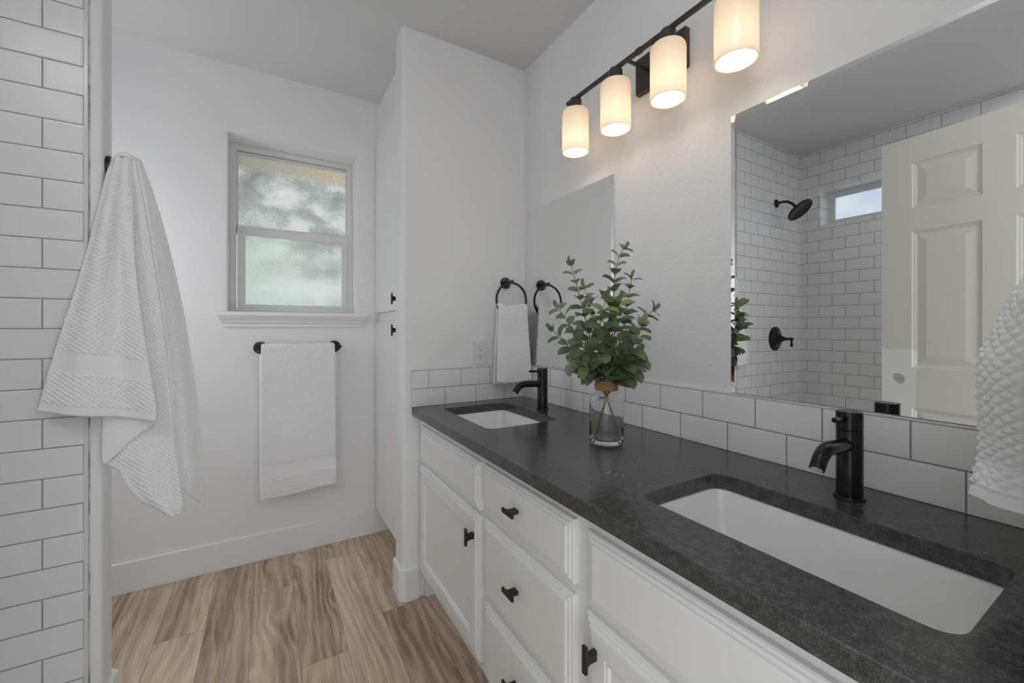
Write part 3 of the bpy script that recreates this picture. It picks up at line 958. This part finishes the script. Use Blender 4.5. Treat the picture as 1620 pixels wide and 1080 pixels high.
def towel_ring(cx, cz, ywall, sy, label, rr=0.082):
    """sy=-1: ring stands out towards -y"""
    t = thing('towel_ring', label, 'towel ring', (cx, ywall, cz), 'round black towel rings')
    yr = ywall + sy * 0.062
    bm = new_bm()
    n = 64
    tube(bm, [(cx + rr * sin(2 * pi * k / n), yr, cz + rr * cos(2 * pi * k / n)) for k in range(n)], 0.0056, seg=14, closed=True)
    obj('ring', bm, M_BLACK, t, smooth=True)
    bm = new_bm()
    disc_mount(bm, (cx, ywall, cz + rr + 0.004), (0, sy, 0), 0.028)
    tube(bm, [(cx, ywall + sy * 0.005, cz + rr + 0.004), (cx, yr + sy * 0.008, cz + rr + 0.004)], [0.009, 0.010], seg=18)
    obj('mount', bm, M_BLACK, t, smooth=True)
towel_ring(1.008, 1.310, YP, -1, 'round black towel ring on the wall beside the far mirror')
towel_ring(0.890, 1.310, YN, 1, 'round black towel ring on the entrance wall at the frame edge')

# robe hook
rh = thing('robe_hook', 'black robe hook at the end of the shower wall', 'hook', (-0.403, 1.650, 1.645))
bm = new_bm(); disc_mount(bm, (-0.4035, 1.652, 1.650), (1, 0, 0), 0.030, 0.010)
obj('hook_plate', bm, M_BLACK, rh, smooth=True)
bm = new_bm(); tube(bm, [(-0.398, 1.652, 1.650), (-0.372, 1.652, 1.650), (-0.352, 1.651, 1.656), (-0.345, 1.650, 1.668)], [0.007, 0.0065, 0.0065, 0.007], seg=14)
obj('hook_arm', bm, M_BLACK, rh, smooth=True)

# ------------------------------------------------------------------ towels
def smoothstep(a, b, x):
    t = min(max((x - a) / (b - a), 0), 1); return t * t * (3 - 2 * t)

def waffle(a, b, cell):
    """raised popcorn cells on a staggered grid"""
    p = sin(pi * (a + b) / cell) * sin(pi * (a - b) / cell)
    return abs(p) ** 0.6

def twill(a, b, cell):
    """diagonal rows of small raised cells"""
    return abs(sin(pi * (a - b) / cell)) ** 0.7 * (0.55 + 0.45 * abs(sin(pi * (a + b) / cell)))

def cloth(bm, F, ns, nt, thick, cell=0.0, amp=0.0, mask=None, hem=None, relief=waffle):
    """F(s,t)->Vector; closed slab of given thickness with waffle relief on both faces"""
    G = [[F(i / ns, j / nt) for i in range(ns + 1)] for j in range(nt + 1)]
    Nn = []
    for j in range(nt + 1):
        row = []
        for i in range(ns + 1):
            du = G[j][min(i + 1, ns)] - G[j][max(i - 1, 0)]
            dv = G[min(j + 1, nt)][i] - G[max(j - 1, 0)][i]
            n = dv.cross(du)
            row.append(n.normalized() if n.length > 1e-12 else Vector((0, -1, 0)))
        Nn.append(row)
    A = [[p.x + 0.45 * p.y for p in row] for row in G]
    B = [[p.z for p in row] for row in G]
    fr, bk = [], []
    for j in range(nt + 1):
        r1, r2 = [], []
        for i in range(ns + 1):
            e = min(i, ns - i, j, nt - j)
            th = thick * (0.35 if e == 0 else (0.8 if e == 1 else 1.0))
            h = 0.0
            if amp:
                h = amp * relief(A[j][i], B[j][i], cell)
                if mask: h *= mask(i / ns, j / nt, G[j][i])
                if e < 2: h *= 0.2
            n = Nn[j][i]
            r1.append(bm.verts.new(G[j][i] + n * (th * 0.5 + h)))
            r2.append(bm.verts.new(G[j][i] - n * (th * 0.5 + h * 0.7)))
        fr.append(r1); bk.append(r2)
    for j in range(nt):
        for i in range(ns):
            bm.faces.new((fr[j][i], fr[j][i + 1], fr[j + 1][i + 1], fr[j + 1][i]))
            bm.faces.new((bk[j][i], bk[j + 1][i], bk[j + 1][i + 1], bk[j][i + 1]))
    for i in range(ns):
        bm.faces.new((fr[0][i], bk[0][i], bk[0][i + 1], fr[0][i + 1]))
        bm.faces.new((fr[nt][i], fr[nt][i + 1], bk[nt][i + 1], bk[nt][i]))
    for j in range(nt):
        bm.faces.new((fr[j][0], fr[j + 1][0], bk[j + 1][0], bk[j][0]))
        bm.faces.new((fr[j][ns], bk[j][ns], bk[j + 1][ns], fr[j + 1][ns]))

# --- towel on the bar: folded panel over the bar, front longer than back
bm = new_bm()
def F(s, t):
    Lf, Lb, r = 0.742, 0.66, 0.018
    cap = pi * r
    L = Lb + cap + Lf
    d = t * L
    if d < Lb:
        z = BZ - (Lb - d); y = BY + r; f = (Lb - d) / Lb; back = 1
    elif d < Lb + cap:
        a = (d - Lb) / r; y = BY + r * cos(a); z = BZ + r * sin(a) * 0.8; f = 0; back = 0
    else:
        f = (d - Lb - cap) / Lf; z = BZ - f * Lf; y = BY - r - 0.004 * sin(f * pi) - 0.004 * f; back = -1
    x0, x1 = (-0.026, 0.311) if back <= 0 else (-0.026, 0.314)
    w = 0.014 * f if back > 0 else 0.008 * f
    x = lerp(x0 - w * 0.6, x1 + w, s)
    y += 0.0025 * sin(s * 7 + 1.3 + 2 * f) * f * (1 if back < 0 else -0.4)
    if back < 0: z += 0.010 * f * (s - 0.2) - 0.004 * sin(s * 5) * f
    return Vector((x, y, z))
cloth(bm, F, 140, 560, 0.009, cell=0.0140, amp=0.0042, relief=twill, mask=lambda s, t, p: 0.05 if (0.437 < p.z < 0.498 or p.z < 0.352) else 1.0)
# inner folded layers showing at the two sides
def F2(s, t):
    return Vector((lerp(-0.034, 0.3225, s) , BY - 0.005 + 0.004 * sin(s * 9 + t), BZ - 0.03 - t * 0.665 + 0.012 * s * t))
cloth(bm, F2, 40, 60, 0.008)
o = obj('bar_towel', bm, M_TOWEL, smooth=True, angle=180)
tag(o, 'white waffle-weave towel folded over the bar under the window', 'towel')

# --- hand towel in the far ring
def ring_towel_F(P):
    def F(s, t):
        Lf, Lb, r = P['Lf'], P['Lb'], P['r']
        cap = pi * r; L = Lb + cap + Lf; d = t * L
        cx, yr, sy = P['cx'], P['yr'], P['sy']
        ztop = P['zt'] + 0.010 * (2 * s - 1) ** 2
        if d < Lb: f = (Lb - d) / Lb; z = ztop - f * Lb; y = yr - sy * r; side = 1
        elif d < Lb + cap:
            a = (d - Lb) / r; f = 0; y = yr - sy * r * cos(a); z = ztop + r * sin(a) * 0.7; side = 0
        else: f = (d - Lb - cap) / Lf; z = ztop - f * Lf; y = yr + sy * r; side = -1
        hw = lerp(P['w0'], P['w1'], smoothstep(0, 1, f) * 0.6 + f * 0.4)
        if side > 0: hw *= 0.86
        x = cx + P['shift'] * f + (2 * s - 1) * hw
        gather = (1 - f) ** 3 * 0.005 * sin(s * 15) + 0.006 * f * sin(s * 6.0 + 0.8)
        if side <= 0: y += sy * (gather + 0.008 * f)
        else: y -= sy * min(0.010 * f, 0.012); x += P['bx'] * f
        return Vector((x, y, z))
    return F
bm = new_bm()
cloth(bm, ring_towel_F(dict(cx=1.003, yr=YP - 0.062, sy=-1, r=0.017, zt=1.266, Lf=0.350, Lb=0.366, w0=0.078, w1=0.096, shift=0.006, bx=-0.004)),
      130, 460, 0.009, cell=0.0135, amp=0.0042)
o = obj('hand_towel', bm, M_TOWEL, smooth=True, angle=180)
tag(o, 'white waffle hand towel hanging in the ring beside the far mirror', 'towel', 'hand towels in rings')

# --- near hand towel (right picture edge), hung in the ring on the entrance wall
def interp(tab, v):
    for (a, *pa), (b, *pb) in zip(tab[:-1], tab[1:]):
        if v <= b:
            k = (v - a) / (b - a); return [lerp(x, y, k) for x, y in zip(pa, pb)]
    return list(tab[-1][1:])
LE = [at_y(1634, 416, 0.108), at_y(1620, 430, 0.111), at_y(1591, 470, 0.123), at_y(1562, 520, 0.137), at_y(1539, 563, 0.149), at_y(1536, 600, 0.152), at_y(1537, 650, 0.156),
      at_y(1541, 690, 0.158), at_y(1540, 730, 0.162), at_y(1529, 765, 0.167), at_y(1525, 790, 0.169)]
bm = new_bm()
NR, NF = 340, 300
rows = []
for j in range(NF + 1):
    f = max(0.0, (j - 14) / (NF - 14)); k0 = min(1.0, j / 14)
    C = poly_at(LE, f)
    wx = 0.225 - 0.01 * f
    yb = 0.066 - 0.004 * f
    hx2, hy2 = wx / 2, (C.y - yb) / 2
    cx2, cy2 = C.x + hx2, (C.y + yb) / 2
    e = 0.5
    pts2 = []
    kk = sin(pi / 2 * k0)
    for i in range(NR):
        a = 2 * pi * i / NR
        ca, sa = cos(a), sin(a)
        x2 = cx2 + hx2 * (0.94 + 0.06 * kk) * math.copysign(abs(ca) ** e, ca)
        y2 = cy2 + hy2 * kk * math.copysign(abs(sa) ** e, sa)
        y2 += 0.004 * f * sin(9 * a)
        pts2.append(Vector((x2, y2, C.z + 0.022 * (1 - k0) ** 2 - 0.004 * f * sin(2 * a))))
    rows.append(pts2)
al = [[0.0] * NR for _ in rows]; dn = [[0.0] * NR for _ in rows]
base = rows[NF // 2]
arc = [0.0]
for i in range(1, NR): arc.append(arc[-1] + (base[i] - base[i - 1]).length)
vr = []
for j in range(NF + 1):
    r_ = []
    for i in range(NR):
        du = rows[j][(i + 1) % NR] - rows[j][i - 1]
        dv = rows[min(j + 1, NF)][i] - rows[max(j - 1, 0)][i]
        n = dv.cross(du)
        n = n.normalized() if n.length > 1e-12 else Vector((0, 0, 1))
        if n.dot(rows[j][i] - sum(rows[j], Vector()) / NR) < 0 and j > 3: n = -n
        d_ = rows[j][i].z
        h = 0.0048 * waffle(arc[i], d_, 0.0150) * min(1, j / 20)
        if j > NF - 12: h = 0.003
        if NF - 14 <= j <= NF - 11: h = -0.001
        r_.append(bm.verts.new(rows[j][i] + n * h))
    vr.append(r_)
for A, B in zip(vr[:-1], vr[1:]):
    for i in range(NR): bm.faces.new((A[i], A[(i + 1) % NR], B[(i + 1) % NR], B[i]))
bm.faces.new(vr[0])
cen = sum((v.co for v in vr[-1]), Vector()) / NR
inn = [bm.verts.new(v.co.lerp(cen, 0.12) + Vector((0, 0, 0.002))) for v in vr[-1]]
inn2 = [bm.verts.new(v.co.lerp(cen, 0.16) + Vector((0, 0, 0.05))) for v in vr[-1]]
for A, B in ((vr[-1], inn), (inn, inn2)):
    for i in range(NR): bm.faces.new((A[i], A[(i + 1) % NR], B[(i + 1) % NR], B[i]))
bm.faces.new(inn2)
o = obj('hand_towel', bm, M_TOWEL, smooth=True, angle=180)
tag(o, 'white waffle hand towel over the counter, in front of the large mirror', 'towel', 'hand towels in rings')

# --- bath towel on the robe hook
def PX(lst): return [at_y(u, v, y) for u, v, y in lst]
def panel(bm, Lft, Rgt, fold, ns, nt, amp=0.0033, cell=0.0130, band=None, thick=0.009, hemt=0.985):
    Lp, Rp = PX(Lft), PX(Rgt)
    def F(s, t):
        p = poly_at(Lp, t).lerp(poly_at(Rp, t), s)
        p.y += fold(s, t)
        return p
    def mask(s, t, p):
        m = 1.0
        if t > hemt: m = 0.05
        if band and band[0] < t < band[1]: m = 0.04
        return m * smoothstep(0.0, 0.10, t) 
    cloth(bm, F, ns, nt, thick, cell=cell, amp=amp, mask=mask)
bm = new_bm()
# right strip, turned towards the window
panel(bm, [(203, 250, 1.655), (217, 255, 1.650), (227, 311, 1.640), (238, 379, 1.630), (250, 460, 1.622), (263, 556, 1.615), (269, 624, 1.612), (271, 678, 1.612), (280, 740, 1.610), (284, 770, 1.610)],
      [(210, 247, 1.66), (221, 253, 1.668), (238, 300, 1.675), (253, 345, 1.68), (266, 392, 1.685), (279, 446, 1.69), (293, 514, 1.69), (304, 582, 1.69), (311, 634, 1.69), (315, 659, 1.69), (317, 707, 1.69), (319.5, 744, 1.69), (320, 780, 1.69), (315, 795, 1.69)],
      lambda s, t: 0.004 * sin(s * 9) * t, 70, 420)
# middle panel, behind the front flap
panel(bm, [(186, 250, 1.650), (180, 300, 1.64), (172, 400, 1.625), (166, 500, 1.610), (162, 600, 1.600), (161.5, 700, 1.590), (163, 733, 1.585), (188, 743, 1.585), (196, 762, 1.585), (207, 779, 1.585), (226, 795, 1.588), (255, 809, 1.590), (272, 815, 1.590)],
      [(214, 252, 1.645), (221, 290, 1.637), (230, 330, 1.63), (240, 390, 1.622), (251, 460, 1.614), (264, 556, 1.606), (270, 624, 1.602), (274, 678, 1.600), (282, 735, 1.598), (286, 768, 1.597), (289.5, 790, 1.597), (289, 804, 1.597), (282, 816, 1.595)],
      lambda s, t: 0.014 * t * sin(6.5 * s + 0.4 + 2.2 * t) * s * (1 - s) * 4, 130, 440)
# turned-up hem under the front flap
panel(bm, [(161.5, 655, 1.580), (161.5, 700, 1.577), (162, 726, 1.575), (165, 735, 1.575)],
      [(249, 655, 1.572), (247, 668, 1.572), (210, 695, 1.573), (172, 730, 1.574)],
      lambda s, t: 0.0, 50, 60, amp=0.0, thick=0.007)
# front flap
panel(bm, [(177, 249, 1.640), (168, 281, 1.600), (151, 341, 1.580), (135, 398, 1.574), (117, 460, 1.570), (102, 504, 1.564), (87, 551, 1.560), (72, 600, 1.557), (61, 640, 1.555), (57, 651, 1.555)],
      [(206, 249, 1.638), (208, 294, 1.618), (211, 358, 1.594), (215, 421, 1.578), (221, 470, 1.568), (227, 517, 1.560), (236, 570, 1.554), (243, 615, 1.550), (249, 645, 1.548), (248, 666, 1.548)],
      lambda s, t: -0.018 * smoothstep(0, 0.5, t) * sin(2 * pi * (s * 1.25 - 0.12)) * (0.35 + 0.65 * sin(pi * s)) + 0.006 * (1 - t) * sin(s * 14), 180, 400,
      band=(0.775, 0.855), hemt=0.966)
# gathered top over the hook
def F(s, t):
    a = pi * t
    c = at_y(lerp(183, 212, s), 256 - 6 * sin(pi * s) , 1.652)
    return c + Vector((0, -0.016 * cos(a), 0.012 * sin(a)))
cloth(bm, F, 24, 20, 0.010)
o = obj('bath_towel', bm, M_TOWEL, smooth=True, angle=180)
tag(o, 'large white waffle bath towel draped from the robe hook on the shower wall', 'towel')

# ------------------------------------------------------------------ vase with eucalyptus
VX, VY = 0.876, 0.925
vs_ = thing('glass_jar', 'clear glass jar with twine-wrapped neck on the dark counter', 'vase', (VX, VY, CT))
bm = new_bm()
z = CT + 0.0006
outer = [(0.0, 0.0), (0.040, 0.0), (0.047, 0.002), (0.0495, 0.007), (0.050, 0.014), (0.050, 0.120), (0.049, 0.129), (0.045, 0.138), (0.038, 0.145), (0.0325, 0.150), (0.0315, 0.156), (0.0315, 0.188), (0.0335, 0.191), (0.0335, 0.195), (0.031, 0.197)]
inner = [(0.0285, 0.196), (0.0283, 0.155), (0.030, 0.149), (0.036, 0.142), (0.043, 0.134), (0.0462, 0.127), (0.047, 0.119), (0.047, 0.020), (0.044, 0.014), (0.034, 0.011), (0.0, 0.0095)]
lathe(bm, outer + inner, c=(VX, VY, z), seg=64, cap=False)
obj('glass_body', bm, M_GLASS, vs_, smooth=True, angle=60)
bm = new_bm()
lathe(bm, [(0.0318, 0.157), (0.0345, 0.159), (0.0352, 0.172), (0.0345, 0.186), (0.0318, 0.188)], c=(VX, VY, z), seg=48, cap=False)
obj('twine_wrap', bm, M_TWINE, vs_, smooth=True, label='band of brown jute twine')

random.seed(11)
eu = thing('eucalyptus_bunch', 'bunch of green faux eucalyptus stems standing in the glass jar', 'plant', (VX, VY, CT + 0.012))
neck = Vector((VX, VY, z + 0.135))
DN = neck.dot(FV)
def leaf(bm, base, d, up, L, W, cup):
    d = d.normalized(); side = d.cross(up)
    if side.length < 1e-4: side = d.orthogonal()
    side.normalize(); n = side.cross(d).normalized()
    nt, ns = 10, 4
    G = []
    for j in range(nt + 1):
        t = j / nt
        w = W * 0.5 * sqrt(max(0.0, 1 - (2 * t ** 0.92 - 1) ** 2)) * (0.92 + 0.16 * t)
        row = []
        for i in range(ns + 1):
            q = (2 * i / ns - 1)
            zz = cup * W * (q * q * 0.55) * (1 if w > 0 else 0) + 0.08 * L * sin(pi * t) - 0.12 * L * t * t
            row.append(base + d * (t * L) + side * (q * w) + n * zz)
        G.append(row)
    b0 = bm.verts.new(base); tip = bm.verts.new(base + d * L * 0.995 + n * (-0.12 * L))
    R = [[bm.verts.new(p) for p in row] for row in G[1:-1]]
    for A, B in zip(R[:-1], R[1:]):
        for i in range(ns): bm.faces.new((A[i], A[i + 1], B[i + 1], B[i]))
    for i in range(ns):
        bm.faces.new((b0, R[0][i + 1], R[0][i])); bm.faces.new((R[-1][i], R[-1][i + 1], tip))

def sprig(pts, size0, size1, n, seed, start=0.24):
    """pts: (u, v, depth offset) control points from the neck to the tip"""
    rnd = random.Random(seed)
    P3 = [neck] + [at_d(u, v, DN + dd) for u, v, dd in pts]
    # smooth path
    path = []
    m = len(P3)
    for i in range(m - 1):
        p0 = P3[max(i - 1, 0)]; p1 = P3[i]; p2 = P3[i + 1]; p3 = P3[min(i + 2, m - 1)]
        for k in range(6):
            t = k / 6
            path.append(0.5 * ((2 * p1) + (-p0 + p2) * t + (2 * p0 - 5 * p1 + 4 * p2 - p3) * t * t + (-p0 + 3 * p1 - 3 * p2 + p3) * t ** 3))
    path.append(P3[-1])
    sb = new_bm()
    tube(sb, path, [lerp(0.0022, 0.0009, i / (len(path) - 1)) for i in range(len(path))], seg=7)
    st = obj('stem', sb, M_STEM, eu, smooth=True)
    lb = new_bm()
    phase = rnd.random() * 6.28
    for k in range(n):
        t = lerp(start, 0.985, k / (n - 1))
        p = poly_at(path, t); q = poly_at(path, min(t + 0.02, 1.0)); tan = (q - poly_at(path, t - 0.02)).normalized()
        a, b = frame_of(tan)
        sz = lerp(size0, size1, t) * rnd.uniform(0.85, 1.15)
        ph = phase + k * 1.57 + rnd.uniform(-0.35, 0.35)
        for sgn in (0, pi):
            ang_ = ph + sgn + rnd.uniform(-0.3, 0.3)
            rad = a * cos(ang_) + b * sin(ang_)
            d = rad * 0.95 + tan * rnd.uniform(0.15, 0.7)
            # foliage turns to the light a little
            up = (tan + Vector((-0.45, -0.65, 0.5)) * rnd.uniform(0.4, 1.0)).normalized()
            leaf(lb, p + rad * 0.003, d, up, sz, sz * rnd.uniform(0.70, 0.86), rnd.uniform(0.15, 0.5))
    # tip leaf
    leaf(lb, path[-1], tan, a, size1 * 0.9, size1 * 0.42, 0.2)
    obj('leaves', lb, M_LEAF, st, smooth=True, angle=180)

sprig([(940, 560, -0.01), (925, 500, -0.03), (912, 450, -0.03), (903, 418, -0.03)], 0.058, 0.029, 13, 1)
sprig([(938, 580, -0.04), (918, 540, -0.07), (898, 510, -0.09), (884, 488, -0.10)], 0.056, 0.032, 10, 2)
sprig([(935, 585, 0.00), (912, 562, 0.00), (892, 540, -0.01), (874, 522, -0.01)], 0.053, 0.032, 8, 3)
sprig([(950, 560, 0.02), (940, 510, 0.03), (932, 480, 0.04), (925, 455, 0.04)], 0.060, 0.034, 10, 4)
sprig([(966, 560, 0.0), (970, 500, 0.0), (972, 440, 0.0), (980, 405, -0.01), (988, 392, -0.01)], 0.063, 0.027, 14, 5)
sprig([(975, 560, 0.03), (988, 510, 0.05), (994, 470, 0.06), (1000, 440, 0.06)], 0.058, 0.032, 11, 6)
sprig([(980, 570, 0.0), (1000, 530, 0.01), (1018, 505, 0.01), (1034, 490, 0.01)], 0.058, 0.032, 10, 7)
sprig([(978, 580, -0.05), (995, 555, -0.08), (1008, 535, -0.10), (1016, 515, -0.11)], 0.065, 0.041, 8, 8)
sprig([(955, 575, -0.05), (952, 540, -0.09), (950, 505, -0.10), (958, 475, -0.10)], 0.065, 0.041, 10, 9)
sprig([(968, 585, -0.05), (975, 550, -0.08), (978, 520, -0.09), (982, 480, -0.09)], 0.063, 0.039, 10, 10)
sprig([(942, 592, -0.04), (926, 580, -0.06), (912, 572, -0.07)], 0.058, 0.044, 6, 12, 0.5)
sprig([(982, 592, -0.03), (996, 578, -0.05), (1004, 566, -0.06)], 0.065, 0.054, 6, 13, 0.5)
sprig([(960, 590, 0.05), (965, 560, 0.08), (955, 530, 0.10), (965, 500, 0.10)], 0.060, 0.041, 8, 14)
# lower stems inside the jar
for dx, dy in ((-0.040, 0.010), (0.028, -0.030), (-0.006, 0.036)):
    b_ = new_bm()
    tube(b_, [(VX + dx, VY + dy, z + 0.014), (VX + dx * 0.55, VY + dy * 0.5, z + 0.075), (VX + dx * 0.08, VY + dy * 0.08, z + 0.125), (VX - dx * 0.1, VY - dy * 0.1, z + 0.175), (VX - dx * 0.15, VY - dy * 0.15, z + 0.215)], 0.0024, seg=8)
    obj('stem', b_, M_STEM, eu, smooth=True)
b_ = new_bm(); lathe(b_, [(0.0, 0.122), (0.006, 0.122), (0.0065, 0.128), (0.006, 0.134), (0.0, 0.134)], c=(VX, VY, z), seg=16)
obj('tie', b_, m_simple('tie_band', (0.5, 0.36, 0.16), 0.7), eu, smooth=True, label='small tan tie around the stems')

# ------------------------------------------------------------------ shower fittings (seen in the large mirror)
sh = thing('rain_shower', 'black round rain shower head on the tiled end wall', 'shower head', (-0.915, YS - 0.008, 2.068))
bm = new_bm(); lathe(bm, [(0.0, 0.0), (0.030, 0.0), (0.028, 0.006), (0.016, 0.014), (0.0, 0.014)], c=(-0.915, YS - 0.008, 2.068), axis=(0, -1, 0), seg=32)
obj('flange', bm, M_BLACK, sh, smooth=True)
bm = new_bm(); tube(bm, [(-0.915, YS - 0.012, 2.068), (-0.915, YS - 0.05, 2.070), (-0.915, YS - 0.085, 2.062), (-0.915, YS - 0.115, 2.040), (-0.915, YS - 0.135, 2.015)], 0.0095, seg=16)
obj('arm', bm, M_BLACK, sh, smooth=True)
ax = Vector((0.0, -0.66, -0.75)).normalized()
hc = Vector((-0.915, YS - 0.142, 2.008))
bm = new_bm(); lathe(bm, [(0.0, 0.0), (0.014, 0.0), (0.018, 0.012), (0.030, 0.018), (0.078, 0.024), (0.085, 0.028), (0.085, 0.036), (0.081, 0.038), (0.078, 0.036), (0.0, 0.036)], c=hc, axis=ax, seg=48)
obj('rain_disc', bm, M_BLACK, sh, smooth=True)

sv = thing('shower_valve', 'black round shower valve trim with lever on the tiled end wall', 'shower valve', (-0.90, YS - 0.008, 1.10))
bm = new_bm(); lathe(bm, [(0.0, 0.0), (0.086, 0.0), (0.086, 0.004), (0.078, 0.008), (0.050, 0.011), (0.046, 0.014), (0.036, 0.018), (0.034, 0.032), (0.0, 0.034)], c=(-0.90, YS - 0.008, 1.10), axis=(0, -1, 0), seg=48)
obj('valve_plate', bm, M_BLACK, sv, smooth=True)
bm = new_bm(); lathe(bm, [(0.026, 0.034), (0.020, 0.050), (0.012, 0.070), (0.009, 0.095), (0.011, 0.100), (0.011, 0.116), (0.0, 0.118)], c=(-0.90, YS - 0.008, 1.10), axis=(0, -1, 0), seg=28)
hd = obj('handle', bm, M_BLACK, sv, smooth=True)
bm = new_bm(); tube(bm, [(-0.90, YS - 0.115, 1.102), (-0.90, YS - 0.116, 1.075), (-0.90, YS - 0.117, 1.045)], [0.006, 0.0065, 0.0095], seg=16)
obj('lever', bm, M_BLACK, hd, smooth=True)
